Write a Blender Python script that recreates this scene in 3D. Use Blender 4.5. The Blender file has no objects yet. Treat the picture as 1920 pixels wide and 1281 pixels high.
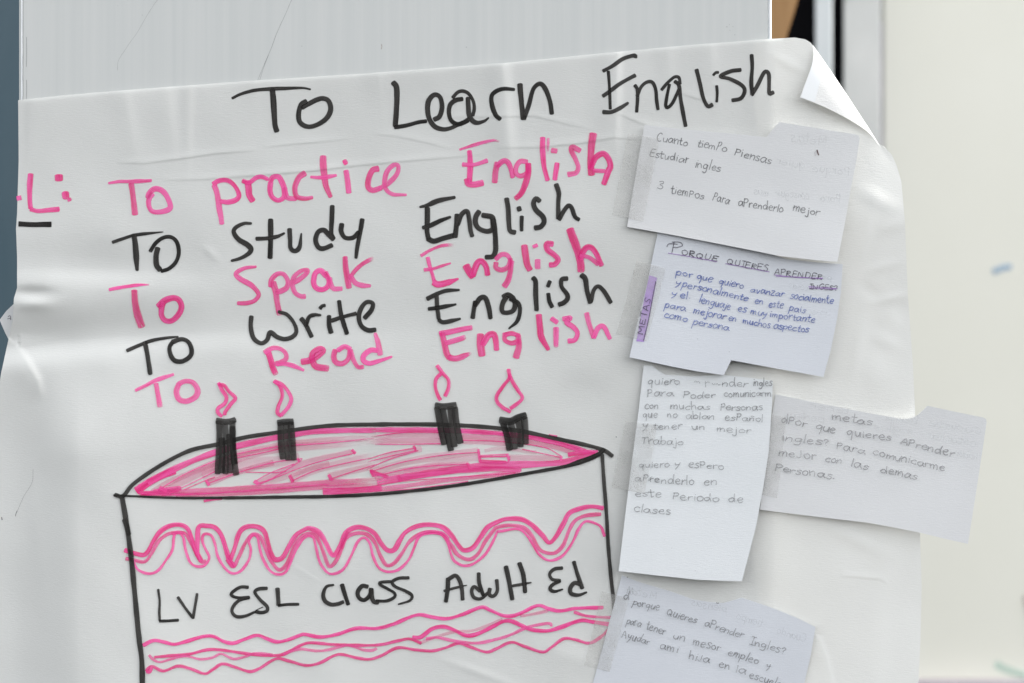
import bpy, bmesh, math, random
import numpy as np
from mathutils import Vector
from mathutils.geometry import delaunay_2d_cdt

# ------------------------------------------------------------------ scale
S = 0.00037            # metres per photograph pixel in the plane of the board
D = 1.20               # camera to board
CX, CY = 960.0, 640.5
random.seed(7)
rng = np.random.RandomState(7)

# ------------------------------------------------------------------ camera, light, exposure
scene = bpy.context.scene
col = scene.collection
cam_d = bpy.data.cameras.new("camera")
cam = bpy.data.objects.new("camera", cam_d)
col.objects.link(cam)
cam.location = (0, -D, 0)
cam.rotation_euler = (math.radians(90), 0, 0)
cam_d.sensor_width = 36
cam_d.lens = 36 * D / (1920 * S)
cam_d.clip_start = 0.05
cam_d.clip_end = 200
cam_d.dof.use_dof = True
cam_d.dof.focus_distance = D - 0.002
cam_d.dof.aperture_fstop = 5.0
scene.camera = cam

SUN = Vector((0.76, 0.15, 0.63)).normalized()       # towards the sun: right, above, a little behind the board
world = bpy.data.worlds.new("World")
scene.world = world
world.use_nodes = True
wn = world.node_tree
for n in list(wn.nodes):
    wn.nodes.remove(n)
wo = wn.nodes.new("ShaderNodeOutputWorld")
bg = wn.nodes.new("ShaderNodeBackground")
sky = wn.nodes.new("ShaderNodeTexSky")
sky.sky_type = 'NISHITA'
sky.sun_disc = False
sky.sun_elevation = math.asin(SUN.z)
sky.sun_rotation = math.atan2(SUN.x, SUN.y)
sky.dust_density = 3.0
sky.air_density = 1.0
hs = wn.nodes.new("ShaderNodeHueSaturation")
hs.inputs["Saturation"].default_value = 0.12
wn.links.new(sky.outputs[0], hs.inputs["Color"])
wn.links.new(hs.outputs[0], bg.inputs[0])
wn.links.new(bg.outputs[0], wo.inputs[0])
bg.inputs[1].default_value = 0.15

sun_d = bpy.data.lights.new("sun", 'SUN')
sun_d.energy = 2.0
sun_d.angle = math.radians(0.5)
sun_d.color = (1.0, 0.95, 0.86)
sun = bpy.data.objects.new("sun", sun_d)
col.objects.link(sun)
sun.location = SUN * 5
sun.rotation_euler = (-SUN).to_track_quat('-Z', 'Y').to_euler()

vs = scene.view_settings
vs.view_transform = 'Standard'
vs.look = 'None'
vs.gamma = 1
vs.exposure = 1.90
scene.cycles.transparent_max_bounces = 48
scene.cycles.max_bounces = 10
scene.cycles.use_denoising = True

# ------------------------------------------------------------------ helpers
def P(px, py, h):
    """point on the line of sight of photo pixel (px,py), h pixels in front of the board"""
    px = np.asarray(px, float); py = np.asarray(py, float)
    hm = np.asarray(h, float) * S
    k = (D - hm) / D * S
    return np.stack([(px - CX) * k, -hm + 0 * px, (CY - py) * k], -1)

def link(name, me, mat, parent=None):
    o = bpy.data.objects.new(name, me)
    col.objects.link(o)
    if mat is not None:
        me.materials.append(mat)
    if parent is not None:
        o.parent = parent
    return o

def tag(o, label, cat, group=None, kind=None):
    o["label"] = label
    o["category"] = cat
    if group: o["group"] = group
    if kind: o["kind"] = kind
    return o

def empty(name, label, cat, group=None):
    o = bpy.data.objects.new(name, None)
    col.objects.link(o)
    o.empty_display_size = 0.02
    return tag(o, label, cat, group)

def mesh_np(name, verts, faces, smooth=True):
    me = bpy.data.meshes.new(name)
    me.from_pydata([tuple(v) for v in verts], [], [tuple(int(i) for i in f) for f in faces])
    if smooth:
        me.polygons.foreach_set("use_smooth", [True] * len(me.polygons))
    me.update()
    return me

def box(name, x0, x1, y0, y1, z0, z1, mat, parent=None, bevel=0.0, seg=3):
    bm = bmesh.new()
    bmesh.ops.create_cube(bm, size=1)
    for v in bm.verts:
        v.co = Vector(((x0 + x1) / 2 + v.co.x * (x1 - x0), (y0 + y1) / 2 + v.co.y * (y1 - y0), (z0 + z1) / 2 + v.co.z * (z1 - z0)))
    if bevel:
        bmesh.ops.bevel(bm, geom=list(bm.edges), offset=bevel, segments=seg, affect='EDGES', profile=0.5)
    me = bpy.data.meshes.new(name)
    bm.to_mesh(me); bm.free()
    return link(name, me, mat, parent)

def smoothstep(a, b, x):
    t = np.clip((x - a) / (b - a), 0, 1)
    return t * t * (3 - 2 * t)

def spline(pts, step):
    """Catmull-Rom through pts (n,k), sampled about every `step`"""
    p = np.asarray(pts, float)
    if len(p) == 1:
        p = np.vstack([p, p + 0.5])
    if len(p) == 2:
        n = max(2, int(np.hypot(*(p[1, :2] - p[0, :2])) / step) + 1)
        return p[0] + (p[1] - p[0]) * np.linspace(0, 1, n)[:, None]
    q = np.vstack([2 * p[0] - p[1], p, 2 * p[-1] - p[-2]])
    out = []
    for i in range(1, len(q) - 2):
        a, b, c, d = q[i - 1], q[i], q[i + 1], q[i + 2]
        n = max(2, int(np.hypot(*(c[:2] - b[:2])) / step) + 1)
        t = np.linspace(0, 1, n, endpoint=False)[:, None]
        out.append(0.5 * ((2 * b) + (-a + c) * t + (2 * a - 5 * b + 4 * c - d) * t ** 2 + (-a + 3 * b - 3 * c + d) * t ** 3))
    out.append(p[-1:])
    return np.vstack(out)

# ------------------------------------------------------------------ materials
def new_mat(name):
    m = bpy.data.materials.new(name)
    m.use_nodes = True
    nt = m.node_tree
    for n in list(nt.nodes):
        nt.nodes.remove(n)
    return m, nt, nt.nodes.new("ShaderNodeOutputMaterial")

def N(nt, typ, **kw):
    n = nt.nodes.new(typ)
    for k, v in kw.items():
        setattr(n, k, v)
    return n

def noise(nt, vec, scale, detail=2.0, rough=0.5):
    n = nt.nodes.new("ShaderNodeTexNoise")
    n.inputs["Scale"].default_value = scale
    n.inputs["Detail"].default_value = detail
    n.inputs["Roughness"].default_value = rough
    if vec is not None:
        nt.links.new(vec, n.inputs["Vector"])
    return n.outputs["Fac"]

def mapping(nt, vec, scale):
    m = nt.nodes.new("ShaderNodeMapping")
    m.inputs["Scale"].default_value = scale
    nt.links.new(vec, m.inputs["Vector"])
    return m.outputs[0]

def math_n(nt, op, a, b=None, clamp=False, c=None):
    n = nt.nodes.new("ShaderNodeMath")
    n.operation = op
    n.use_clamp = clamp
    for i, v in enumerate((a, b, c)):
        if v is None: continue
        if isinstance(v, (int, float)):
            n.inputs[i].default_value = v
        else:
            nt.links.new(v, n.inputs[i])
    return n.outputs[0]

def maprange(nt, v, a, b, c, d, smooth=False):
    n = nt.nodes.new("ShaderNodeMapRange")
    if smooth: n.interpolation_type = 'SMOOTHSTEP'
    nt.links.new(v, n.inputs[0])
    for i, x in enumerate((a, b, c, d)):
        n.inputs[i + 1].default_value = x
    return n.outputs[0]

def mixcol(nt, fac, a, b):
    n = nt.nodes.new("ShaderNodeMix")
    n.data_type = 'RGBA'
    if isinstance(fac, (int, float)): n.inputs[0].default_value = fac
    else: nt.links.new(fac, n.inputs[0])
    for i, v in ((6, a), (7, b)):
        if isinstance(v, tuple): n.inputs[i].default_value = (*v, 1)
        else: nt.links.new(v, n.inputs[i])
    return n.outputs[2]

def paper_mat(name, c0, c1, transl, tcol, fibre=0.12, gloss=0.03):
    m, nt, out = new_mat(name)
    tc = N(nt, "ShaderNodeTexCoord")
    v = tc.outputs["Object"]
    big = noise(nt, v, 14, 3)
    fine = noise(nt, mapping(nt, v, (260, 1000, 1500)), 1.0, 3, 0.6)
    fine2 = noise(nt, mapping(nt, v, (2600, 1000, 2600)), 1.0, 2, 0.6)
    f = math_n(nt, 'ADD', math_n(nt, 'MULTIPLY', big, 0.7), math_n(nt, 'MULTIPLY', fine2, 0.3))
    c = mixcol(nt, maprange(nt, f, 0.3, 0.7, 0, 1), c0, c1)
    bump = N(nt, "ShaderNodeBump")
    bump.inputs["Strength"].default_value = fibre
    bump.inputs["Distance"].default_value = 0.0006
    nt.links.new(math_n(nt, 'ADD', fine, math_n(nt, 'MULTIPLY', fine2, 0.6)), bump.inputs["Height"])
    d = N(nt, "ShaderNodeBsdfDiffuse"); d.inputs["Roughness"].default_value = 0.6
    nt.links.new(c, d.inputs["Color"]); nt.links.new(bump.outputs[0], d.inputs["Normal"])
    t = N(nt, "ShaderNodeBsdfTranslucent"); t.inputs[0].default_value = (*tcol, 1)
    g = N(nt, "ShaderNodeBsdfGlossy"); g.inputs["Roughness"].default_value = 0.45
    nt.links.new(bump.outputs[0], g.inputs["Normal"])
    mx = N(nt, "ShaderNodeMixShader"); mx.inputs[0].default_value = transl
    nt.links.new(d.outputs[0], mx.inputs[1]); nt.links.new(t.outputs[0], mx.inputs[2])
    mg = N(nt, "ShaderNodeMixShader"); mg.inputs[0].default_value = gloss
    nt.links.new(mx.outputs[0], mg.inputs[1]); nt.links.new(g.outputs[0], mg.inputs[2])
    nt.links.new(mg.outputs[0], out.inputs[0])
    return m

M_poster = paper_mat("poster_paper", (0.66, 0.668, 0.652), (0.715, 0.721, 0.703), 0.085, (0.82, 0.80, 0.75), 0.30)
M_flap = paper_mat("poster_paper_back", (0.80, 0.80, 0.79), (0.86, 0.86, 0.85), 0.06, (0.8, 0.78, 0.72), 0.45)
M_strip = paper_mat("adhesive_band", (0.80, 0.82, 0.83), (0.83, 0.85, 0.86), 0.06, (0.8, 0.8, 0.8), 0.02, 0.10)
M_card = paper_mat("index_card", (0.705, 0.713, 0.720), (0.755, 0.762, 0.768), 0.10, (0.75, 0.75, 0.75), 0.25)
M_card_blue = paper_mat("bluish_card", (0.665, 0.688, 0.728), (0.715, 0.738, 0.775), 0.10, (0.72, 0.74, 0.8), 0.25)
M_thin = paper_mat("thin_note_paper", (0.73, 0.755, 0.77), (0.78, 0.80, 0.815), 0.10, (0.78, 0.78, 0.76), 0.25)

def ink_mat(name, c_wet, c_dry, edge=0.20, streak=(2.2, 5.0), mott=0.25):
    """marker ink: streaks run along each stroke, edges break up, dry ends let the paper through"""
    m, nt, out = new_mat(name)
    uv = N(nt, "ShaderNodeUVMap", uv_map="stroke").outputs[0]
    sep = N(nt, "ShaderNodeSeparateXYZ"); nt.links.new(uv, sep.inputs[0])
    av = math_n(nt, 'ABSOLUTE', sep.outputs[1])
    st = noise(nt, mapping(nt, uv, (streak[0], streak[1], 1)), 1.0, 3, 0.65)
    gr = noise(nt, mapping(nt, uv, (45, 9, 1)), 1.0, 2, 0.6)
    at = N(nt, "ShaderNodeAttribute", attribute_name="dry")
    dry, alpha = None, None
    sp = N(nt, "ShaderNodeSeparateColor"); nt.links.new(at.outputs["Color"], sp.inputs[0])
    dry, alpha, wet = sp.outputs[0], sp.outputs[1], sp.outputs[2]
    n1 = math_n(nt, 'ADD', math_n(nt, 'MULTIPLY', st, 0.7), math_n(nt, 'MULTIPLY', gr, 0.3))
    # edge break up
    e = math_n(nt, 'ADD', av, math_n(nt, 'MULTIPLY', math_n(nt, 'SUBTRACT', n1, 0.5), edge * 3))
    e = maprange(nt, e, 1.0 - edge, 1.0, 1, 0)
    # dry streaks
    dd = math_n(nt, 'SUBTRACT', math_n(nt, 'ADD', n1, 0.62), math_n(nt, 'MULTIPLY', dry, 1.0))
    dd = maprange(nt, dd, 0.36, 0.60, 0.10, 1)
    a = math_n(nt, 'MULTIPLY', math_n(nt, 'MULTIPLY', e, dd), alpha, clamp=True)
    a = math_n(nt, 'MULTIPLY', a, maprange(nt, gr, 0.3, 0.7, 1 - mott * 0.6, 1), clamp=True)
    lo = noise(nt, mapping(nt, uv, (0.55, 0.9, 1)), 1.0, 2, 0.5)          # pools and lean stretches along a stroke
    lean = math_n(nt, 'ADD', math_n(nt, 'MULTIPLY', math_n(nt, 'SUBTRACT', n1, 0.5), 2.6), math_n(nt, 'MULTIPLY', math_n(nt, 'SUBTRACT', lo, 0.5), 2.2))
    lean = math_n(nt, 'SUBTRACT', math_n(nt, 'ADD', lean, 1.0), wet, clamp=True)
    c = mixcol(nt, lean, c_wet, c_dry)
    d = N(nt, "ShaderNodeBsdfPrincipled")
    d.inputs["Roughness"].default_value = 0.6
    d.inputs["Specular IOR Level"].default_value = 0.08
    nt.links.new(c, d.inputs["Base Color"])
    t = N(nt, "ShaderNodeBsdfTransparent")
    mx = N(nt, "ShaderNodeMixShader")
    nt.links.new(a, mx.inputs[0]); nt.links.new(t.outputs[0], mx.inputs[1]); nt.links.new(d.outputs[0], mx.inputs[2])
    nt.links.new(mx.outputs[0], out.inputs[0])
    return m

I_black = ink_mat("black_marker_ink", (0.010, 0.0095, 0.009), (0.050, 0.047, 0.044), 0.12, (1.2, 3.0), 0.2)
I_pink = ink_mat("pink_marker_ink", (0.72, 0.010, 0.17), (0.93, 0.13, 0.43), 0.22, (1.8, 4.0), 0.5)
I_pencil = ink_mat("pencil_lead", (0.10, 0.105, 0.11), (0.22, 0.225, 0.23), 0.35, (6, 2), 0.6)
I_grey = ink_mat("pale_pencil_lead", (0.17, 0.175, 0.18), (0.30, 0.30, 0.31), 0.35, (6, 2), 0.6)
I_blue = ink_mat("blue_pen_ink", (0.055, 0.085, 0.30), (0.12, 0.175, 0.45), 0.30, (6, 2), 0.4)
I_pen = ink_mat("dark_pen_ink", (0.035, 0.03, 0.045), (0.10, 0.09, 0.12), 0.30, (6, 2), 0.4)
I_violet = ink_mat("violet_pen_ink", (0.22, 0.07, 0.36), (0.34, 0.18, 0.50), 0.30, (6, 2), 0.4)
I_ghost = ink_mat("show_through_lead", (0.33, 0.34, 0.36), (0.42, 0.43, 0.45), 0.45, (6, 2), 0.6)
I_red = ink_mat("dark_red_ink", (0.05, 0.006, 0.010), (0.10, 0.012, 0.02), 0.2, (6, 2), 0.3)

I_teal = ink_mat("teal_marker_ink", (0.10, 0.40, 0.32), (0.2, 0.5, 0.42), 0.2)
I_sky = ink_mat("pale_blue_marker_ink", (0.16, 0.36, 0.62), (0.28, 0.46, 0.66), 0.2)
I_tan = ink_mat("tan_smear", (0.45, 0.33, 0.27), (0.5, 0.38, 0.32), 0.3)

def plain(name, c0, c1, rough=0.6, sc=(8, 8, 8), bump=0.0, bscale=(200, 200, 4), spec=0.3, detail=4):
    m, nt, out = new_mat(name)
    tc = N(nt, "ShaderNodeTexCoord")
    v = tc.outputs["Object"]
    f = noise(nt, mapping(nt, v, sc), 1.0, detail, 0.55)
    p = N(nt, "ShaderNodeBsdfPrincipled")
    nt.links.new(mixcol(nt, maprange(nt, f, 0.3, 0.7, 0, 1), c0, c1), p.inputs["Base Color"])
    p.inputs["Roughness"].default_value = rough
    p.inputs["Specular IOR Level"].default_value = spec
    if bump:
        b = N(nt, "ShaderNodeBump"); b.inputs["Strength"].default_value = bump; b.inputs["Distance"].default_value = 0.001
        nt.links.new(noise(nt, mapping(nt, v, bscale), 1.0, 3, 0.6), b.inputs["Height"])
        nt.links.new(b.outputs[0], p.inputs["Normal"])
    nt.links.new(p.outputs[0], out.inputs[0])
    return m

M_board = plain("brushed_white_paint", (0.52, 0.538, 0.53), (0.558, 0.570, 0.560), 0.6, (170, 60, 3), 0.055, (520, 60, 4), 0.2, detail=6)
M_board_edge = plain("white_edge_paint", (0.62, 0.66, 0.68), (0.78, 0.80, 0.81), 0.5, (60, 60, 90), 0.2, (200, 200, 200))
M_seam = plain("dark_joint", (0.05, 0.05, 0.05), (0.10, 0.10, 0.10), 0.8)
M_wall = plain("blue_grey_paint", (0.052, 0.090, 0.114), (0.078, 0.116, 0.140), 0.7, (9, 3, 2.0), 0.1, (30, 30, 30))
M_wood = plain("brown_plank_wood", (0.25, 0.135, 0.052), (0.34, 0.20, 0.088), 0.6, (90, 30, 5))
M_black = plain("black_surface", (0.0015, 0.0015, 0.002), (0.004, 0.004, 0.005), 0.8, (20, 20, 10), spec=0.03)
M_post = plain("weathered_white_paint", (0.52, 0.57, 0.59), (0.64, 0.68, 0.69), 0.6, (30, 30, 6))
M_post2 = plain("off_white_paint", (0.50, 0.515, 0.505), (0.62, 0.63, 0.615), 0.6, (12, 12, 6))
M_cream = plain("cream_panel_paint", (0.72, 0.717, 0.64), (0.755, 0.752, 0.68), 0.6, (3, 3, 3))
M_greyline = plain("grey_sealant", (0.30, 0.31, 0.31), (0.55, 0.53, 0.55), 0.7, (20, 20, 14))
M_ledge = plain("mauve_grey_ledge", (0.36, 0.32, 0.35), (0.46, 0.42, 0.44), 0.6)
M_purple = plain("purple_sticker_paper", (0.36, 0.22, 0.56), (0.44, 0.29, 0.64), 0.6, (400, 400, 400))

def tape_mat():
    m, nt, out = new_mat("frosted_clear_tape")
    v = N(nt, "ShaderNodeTexCoord").outputs["Object"]
    n1 = noise(nt, v, 1500, 2, 0.6)
    n2 = noise(nt, v, 70, 3, 0.6)
    f = math_n(nt, 'ADD', math_n(nt, 'MULTIPLY', n1, 0.5), math_n(nt, 'MULTIPLY', n2, 0.5))
    d = N(nt, "ShaderNodeBsdfPrincipled")
    d.inputs["Base Color"].default_value = (0.56, 0.555, 0.535, 1)
    d.inputs["Roughness"].default_value = 0.45
    t = N(nt, "ShaderNodeBsdfTransparent")
    mx = N(nt, "ShaderNodeMixShader")
    nt.links.new(maprange(nt, f, 0.36, 0.66, 0.12, 0.42), mx.inputs[0])
    nt.links.new(t.outputs[0], mx.inputs[1]); nt.links.new(d.outputs[0], mx.inputs[2])
    nt.links.new(mx.outputs[0], out.inputs[0])
    return m
M_tape = tape_mat()

# ------------------------------------------------------------------ poster surface (heights in pixels, towards the camera)
def seg_dist(px, py, pts):
    """distance to a polyline, signed (positive on its lower/right side), and position along it 0..1"""
    best = np.full(np.shape(px), 1e9); sgn = np.zeros(np.shape(px)); pos = np.zeros(np.shape(px))
    pts = np.asarray(pts, float)
    L = np.r_[0, np.cumsum(np.hypot(*np.diff(pts, axis=0).T))]
    for i in range(len(pts) - 1):
        a, b = pts[i], pts[i + 1]
        d = b - a; l2 = d @ d
        t = np.clip(((px - a[0]) * d[0] + (py - a[1]) * d[1]) / l2, 0, 1)
        dx, dy = px - a[0] - t * d[0], py - a[1] - t * d[1]
        r = np.hypot(dx, dy)
        k = r < best
        best = np.where(k, r, best)
        sgn = np.where(k, np.sign(d[0] * dy - d[1] * dx), sgn)
        pos = np.where(k, (L[i] + t * math.sqrt(l2)) / L[-1], pos)
    return best, sgn, pos

TOPX = [35, 120, 250, 480, 700, 960, 1130, 1300, 1447, 1490, 1510, 1520, 1525]
TOPY = [188, 179, 168, 151, 137, 117, 100, 84, 73, 70.5, 74, 80, 87]
LY = [188, 300, 400, 430, 480, 540, 560, 600, 645, 700, 760, 900, 1420]
LX = [34, 35, 32, 30, 32, 32, 26, 24, 14, 2, -8, -14, -20]
RY = [87, 130, 180, 230, 272, 277, 281, 290, 310, 340, 420, 550, 690, 780, 1000, 1030, 1100, 1200, 1281, 1420]
RX = [1525, 1553, 1588, 1622, 1649, 1655, 1663, 1672, 1681, 1690, 1697, 1702, 1712, 1716, 1725, 1726, 1728, 1726, 1722, 1718]

CREASES = [   # fine handling creases: a small ledge with a sharp line
    (([219, 305], [270, 306], [333, 298], [400, 288], [480, 282]), 0.8),
    (([300, 338], [380, 336], [449, 331], [588, 320], [661, 311], [780, 300], [867, 293], [909, 288]), 0.9),
    (([494, 276], [546, 270], [608, 265], [660, 259]), 0.6),
    (([700, 251], [742, 255], [804, 268], [846, 280]), 0.6),
    (([825, 221], [908, 219], [1002, 217], [1054, 230], [1110, 243]), 0.6),
    (([930, 277], [1010, 276], [1090, 268], [1150, 258], [1210, 262]), 0.8),
    (([1150, 208], [1180, 222], [1215, 236], [1260, 243]), 0.7),
    (([1275, 175], [1310, 185], [1345, 196]), 0.6),
    (([1575, 1080], [1610, 1082], [1650, 1086], [1664, 1094]), 0.9),
    (([600, 1090], [570, 1070], [545, 1055]), 0.3),
]
wv = [(rng.uniform(-1, 1), rng.uniform(-1, 1), rng.uniform(0, 6.28), L, a) for L, a in
      ((620, 1.6), (520, 1.5), (380, 0.9), (300, 0.75), (240, 0.5), (170, 0.30), (150, 0.28), (120, 0.17), (95, 0.11), (70, 0.06), (55, 0.05))]

def hp_low(px, py):
    h = 5.0 + 0 * px
    for i, (a, b, ph, L, am) in enumerate(wv[:5]):
        n = math.hypot(a, b)
        h = h + am * np.sin((px * a + py * b) / n / L * 2 * math.pi + ph)
    # left side rolls round the board
    h = h - np.clip((95 - px) / 42, 0, 4) ** 2 * 1.1
    d = px - 150
    h = h + 34 * np.where(d < 0, np.exp(-(d / 72) ** 2), np.exp(-(d / 250) ** 2)) * smoothstep(640, 860, py)
    # right side hangs past the board
    k = smoothstep(260, 420, py)
    h = h - (1 - smoothstep(250, 430, py)) * 0.07 * (np.logaddexp(0, (px - 1462) / 14) * 14)
    h = h + k * 13 * np.exp(-((px - 1640) / 118) ** 2) * (0.65 + 0.35 * np.sin(py / 210 + 0.5))
    h = h - np.clip((px - 1640) / 60, 0, 3) ** 2 * 1.0 * smoothstep(250, 420, py) * (0.45 + 0.55 * smoothstep(800, 1050, py))
    return h

def hp(px, py):
    px = np.asarray(px, float); py = np.asarray(py, float)
    h = hp_low(px, py)
    for i, (a, b, ph, L, am) in enumerate(wv[5:]):
        n = math.hypot(a, b)
        h = h + am * np.sin((px * a + py * b) / n / L * 2 * math.pi + ph + 1.2 * np.sin(px / 210 + i) + 1.1 * np.sin(py / 180 + 2 * i))
    # soft vertical folds hanging from the top edge
    for x0, x1, y1, sl, sr, A in ((938, 956, 350, 26, 15, 6.0), (1156, 1150, 310, 34, 10, 5.6), (1432, 1420, 300, 30, 16, 3.4), (215, 262, 330, 26, 16, 2.2), (300, 330, 330, 26, 16, 2.4),
                                  (640, 650, 220, 30, 22, 1.0), (800, 815, 210, 22, 16, 1.2), (1060, 1075, 190, 24, 18, 1.0), (62, 52, 330, 10, 20, 1.6), (355, 350, 350, 14, 10, 1.8), (470, 480, 240, 26, 14, 1.8), (700, 725, 230, 26, 14, 2.0), (1250, 1262, 220, 24, 14, 2.0), (1330, 1345, 220, 24, 14, 2.2)):
        cx = x0 + (x1 - x0) * (py - 90) / 260
        d = px - cx
        f = np.where(d < 0, np.exp(-(d / sl) ** 2), np.exp(-(d / sr) ** 2))
        h = h + A * f * (1 - smoothstep(y1 - 130, y1 + 30, py)) * smoothstep(40, 140, py + 60)
    # pinched wrinkles at the left edge
    d = py - (648 - 0.10 * px + 0.00007 * px ** 2)
    prof = np.where(d < 0, np.exp(-(d / 52) ** 2), np.exp(-(d / 30) ** 2))
    h = h - 27.0 * prof * np.exp(-(np.clip(px - 20, 0, None) / 330) ** 1.3)
    d = py - (498 + 0.02 * px)
    h = h - 9 * np.where(d < 0, np.exp(-(d / 46) ** 2), np.exp(-(d / 26) ** 2)) * np.exp(-((px - 160) / 170) ** 2)
    h = h + 26 * np.exp(-((px - 60) / 330) ** 2 - ((py - 600) / 150) ** 2)
    # small eye-shaped dent
    ex, ey = (px - 60) / 36, (py - 549) / 11
    h = h - 7.0 * np.exp(-(ex ** 2 + ey ** 2)) + 4.5 * np.exp(-((px - 62) / 34) ** 2 - ((py - 572) / 12) ** 2)
    # ridge running down from the pinch
    b, s, p = seg_dist(px, py, [(27, 648), (48, 678), (68, 712), (78, 760)])
    h = h + 4.2 * np.where(s > 0, np.exp(-(b / 30) ** 2), np.exp(-(b / 9) ** 2)) * (1 - smoothstep(0.6, 1.0, p))
    # cake area: slight hollow by the notes
    h = h - 2.0 * np.exp(-((px - 1080) / 60) ** 2 - ((py - 745) / 40) ** 2)
    # curved buckle low on the right
    b, s, p = seg_dist(px, py, [(1535, 1200), (1548, 1235), (1560, 1290)])
    h = h + 2.0 * np.where(s > 0, np.exp(-(b / 20) ** 2), np.exp(-(b / 6) ** 2))
    # handled patch in the upper right
    h = h + 1.2 * np.exp(-((px - 1670) / 26) ** 2 - ((py - 395) / 26) ** 2) + 1.4 * np.exp(-((px - 1665) / 30) ** 2 - ((py - 600) / 22) ** 2)
    h = h - 1.8 * np.exp(-((px - 1635) / 26) ** 2 - ((py - 600) / 40) ** 2)
    for (x0, y0, sx, sy, rot, A) in ((1640, 372, 34, 16, .5, 2.6), (1672, 425, 26, 14, -.4, 2.0), (1622, 452, 12, 60, .25, 2.4), (1655, 500, 30, 10, -.3, 1.8), (1630, 545, 24, 14, .6, -2.0), (1668, 560, 30, 9, -.25, 2.0),
                                     (1612, 640, 14, 70, .2, 2.6), (1660, 640, 34, 16, .5, 2.2), (1690, 585, 14, 20, .2, -1.8), (1640, 700, 26, 30, .3, 1.8), (1600, 1010, 60, 14, .45, 2.6), (1662, 1045, 26, 70, .1, 1.8), (1642, 1190, 24, 150, .03, 1.6), (1580, 1075, 30, 40, .4, 1.8), (1700, 1160, 20, 90, .12, 1.0),
                                     (1480, 120, 40, 10, .5, 1.6), (1490, 260, 14, 40, .4, 1.6), (1100, 745, 50, 34, -.3, -2.4), (1080, 1235, 60, 20, .3, 1.5), (520, 1230, 90, 20, .1, 1.2), (900, 1262, 70, 8, .35, 1.3), (95, 820, 20, 120, .1, 1.8), (70, 1000, 16, 140, -.1, 1.4), (560, 500, 40, 20, .4, 1.0), (395, 475, 16, 8, .8, 1.2), (620, 1045, 40, 12, .6, 1.2)):
        c_, s_ = math.cos(rot), math.sin(rot)
        dx, dy = px - x0, py - y0
        h = h + A * np.exp(-((dx * c_ + dy * s_) / sx) ** 2 - ((-dx * s_ + dy * c_) / sy) ** 2)
    h = h - 1.7 * np.exp(-np.clip(py - np.interp(px, TOPX, TOPY), 0, None) / 3.0) * (px < 1470)
    for pts, A in CREASES:
        x0 = min(q[0] for q in pts) - 40; x1 = max(q[0] for q in pts) + 40
        y0 = min(q[1] for q in pts) - 40; y1 = max(q[1] for q in pts) + 40
        k = (px > x0) & (px < x1) & (py > y0) & (py < y1)
        if np.any(k):
            b, s, p = seg_dist(px[k], py[k], pts)
            fade = np.sin(np.clip(p, 0, 1) * math.pi) ** 0.5
            v = 1.25 * A * fade * (np.where(s > 0, np.exp(-(b / 1.7) ** 2), np.exp(-(b / 9.0) ** 2)))
            h = np.array(h); h[k] = h[k] + v
    on_board = (px > 36) & (px < 1450)
    return np.where(on_board, 0.9 + np.logaddexp(0, (h - 0.9) * 1.2) / 1.2, h)

def build_poster_sheet(parent):
    nu, nv = 620, 800
    u = np.linspace(0, 1, nu); v = np.linspace(0, 1, nv)
    U, V = np.meshgrid(u, v)
    YB = 1420
    l = np.interp(188 + (YB - 188) * v, LY, LX)[:, None]
    r = np.interp(87 + (YB - 87) * v, RY, RX)[:, None]
    # smooth the corner on the right a little by using u^1
    PX = l + (r - l) * U
    top = np.interp(35 + (1525 - 35) * u, TOPX, TOPY)[None, :]
    PY = top + (YB - top) * V
    H = hp(PX, PY)
    # the sheet rolls towards its fold line at the upper right corner
    a = np.array([1524., 84.]); b = np.array([1652., 277.])
    d = (b - a) / np.hypot(*(b - a))
    dist = (PX - a[0]) * d[1] - (PY - a[1]) * d[0]         # negative inside the sheet
    t = ((PX - a[0]) * d[0] + (PY - a[1]) * d[1]) / np.hypot(*(b - a))
    w = smoothstep(-0.35, 0.05, t) * (1 - smoothstep(0.95, 1.25, t))
    H = H - w * np.clip(1 + dist / 34, 0, 1) ** 2 * 2.0
    # deckle of the top and right edge
    vv = P(PX, PY, H).reshape(-1, 3)
    idx = np.arange(nu * nv).reshape(nv, nu)
    f = np.stack([idx[1:, :-1], idx[1:, 1:], idx[:-1, 1:], idx[:-1, :-1]], -1).reshape(-1, 4)
    me = mesh_np("paper_sheet", vv, f)
    return link("paper_sheet", me, M_poster, parent)

def flap_xy(e, s):
    """s: 0 at the fold .. 1 at the free edge, e: 0..1 round the free edge (top edge, tip, side edge)"""
    free = spline([(1524, 85), (1525.5, 100), (1523.5, 116), (1519, 131), (1509, 158), (1500, 183)], 1.0)
    free2 = spline([(1500, 183), (1527, 193), (1560, 207.5), (1600, 229), (1630, 250), (1652, 277)], 1.0)
    n1 = np.hypot(*(np.diff(free, axis=0).T)).sum(); n2 = np.hypot(*(np.diff(free2, axis=0).T)).sum()
    allp = np.vstack([free, free2[1:]])
    L = np.r_[0, np.cumsum(np.hypot(*np.diff(allp, axis=0).T))]; L /= L[-1]
    fx, fy = np.interp(e, L, allp[:, 0]), np.interp(e, L, allp[:, 1])
    ox, oy = 1524 + (1652 - 1524) * e, 84 + (277 - 84) * e + 0 * e
    ox = ox + 2.0 * np.sin(math.pi * e)
    x = ox + (fx - ox) * s; y = oy + (fy - oy) * s
    return x, y
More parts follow.
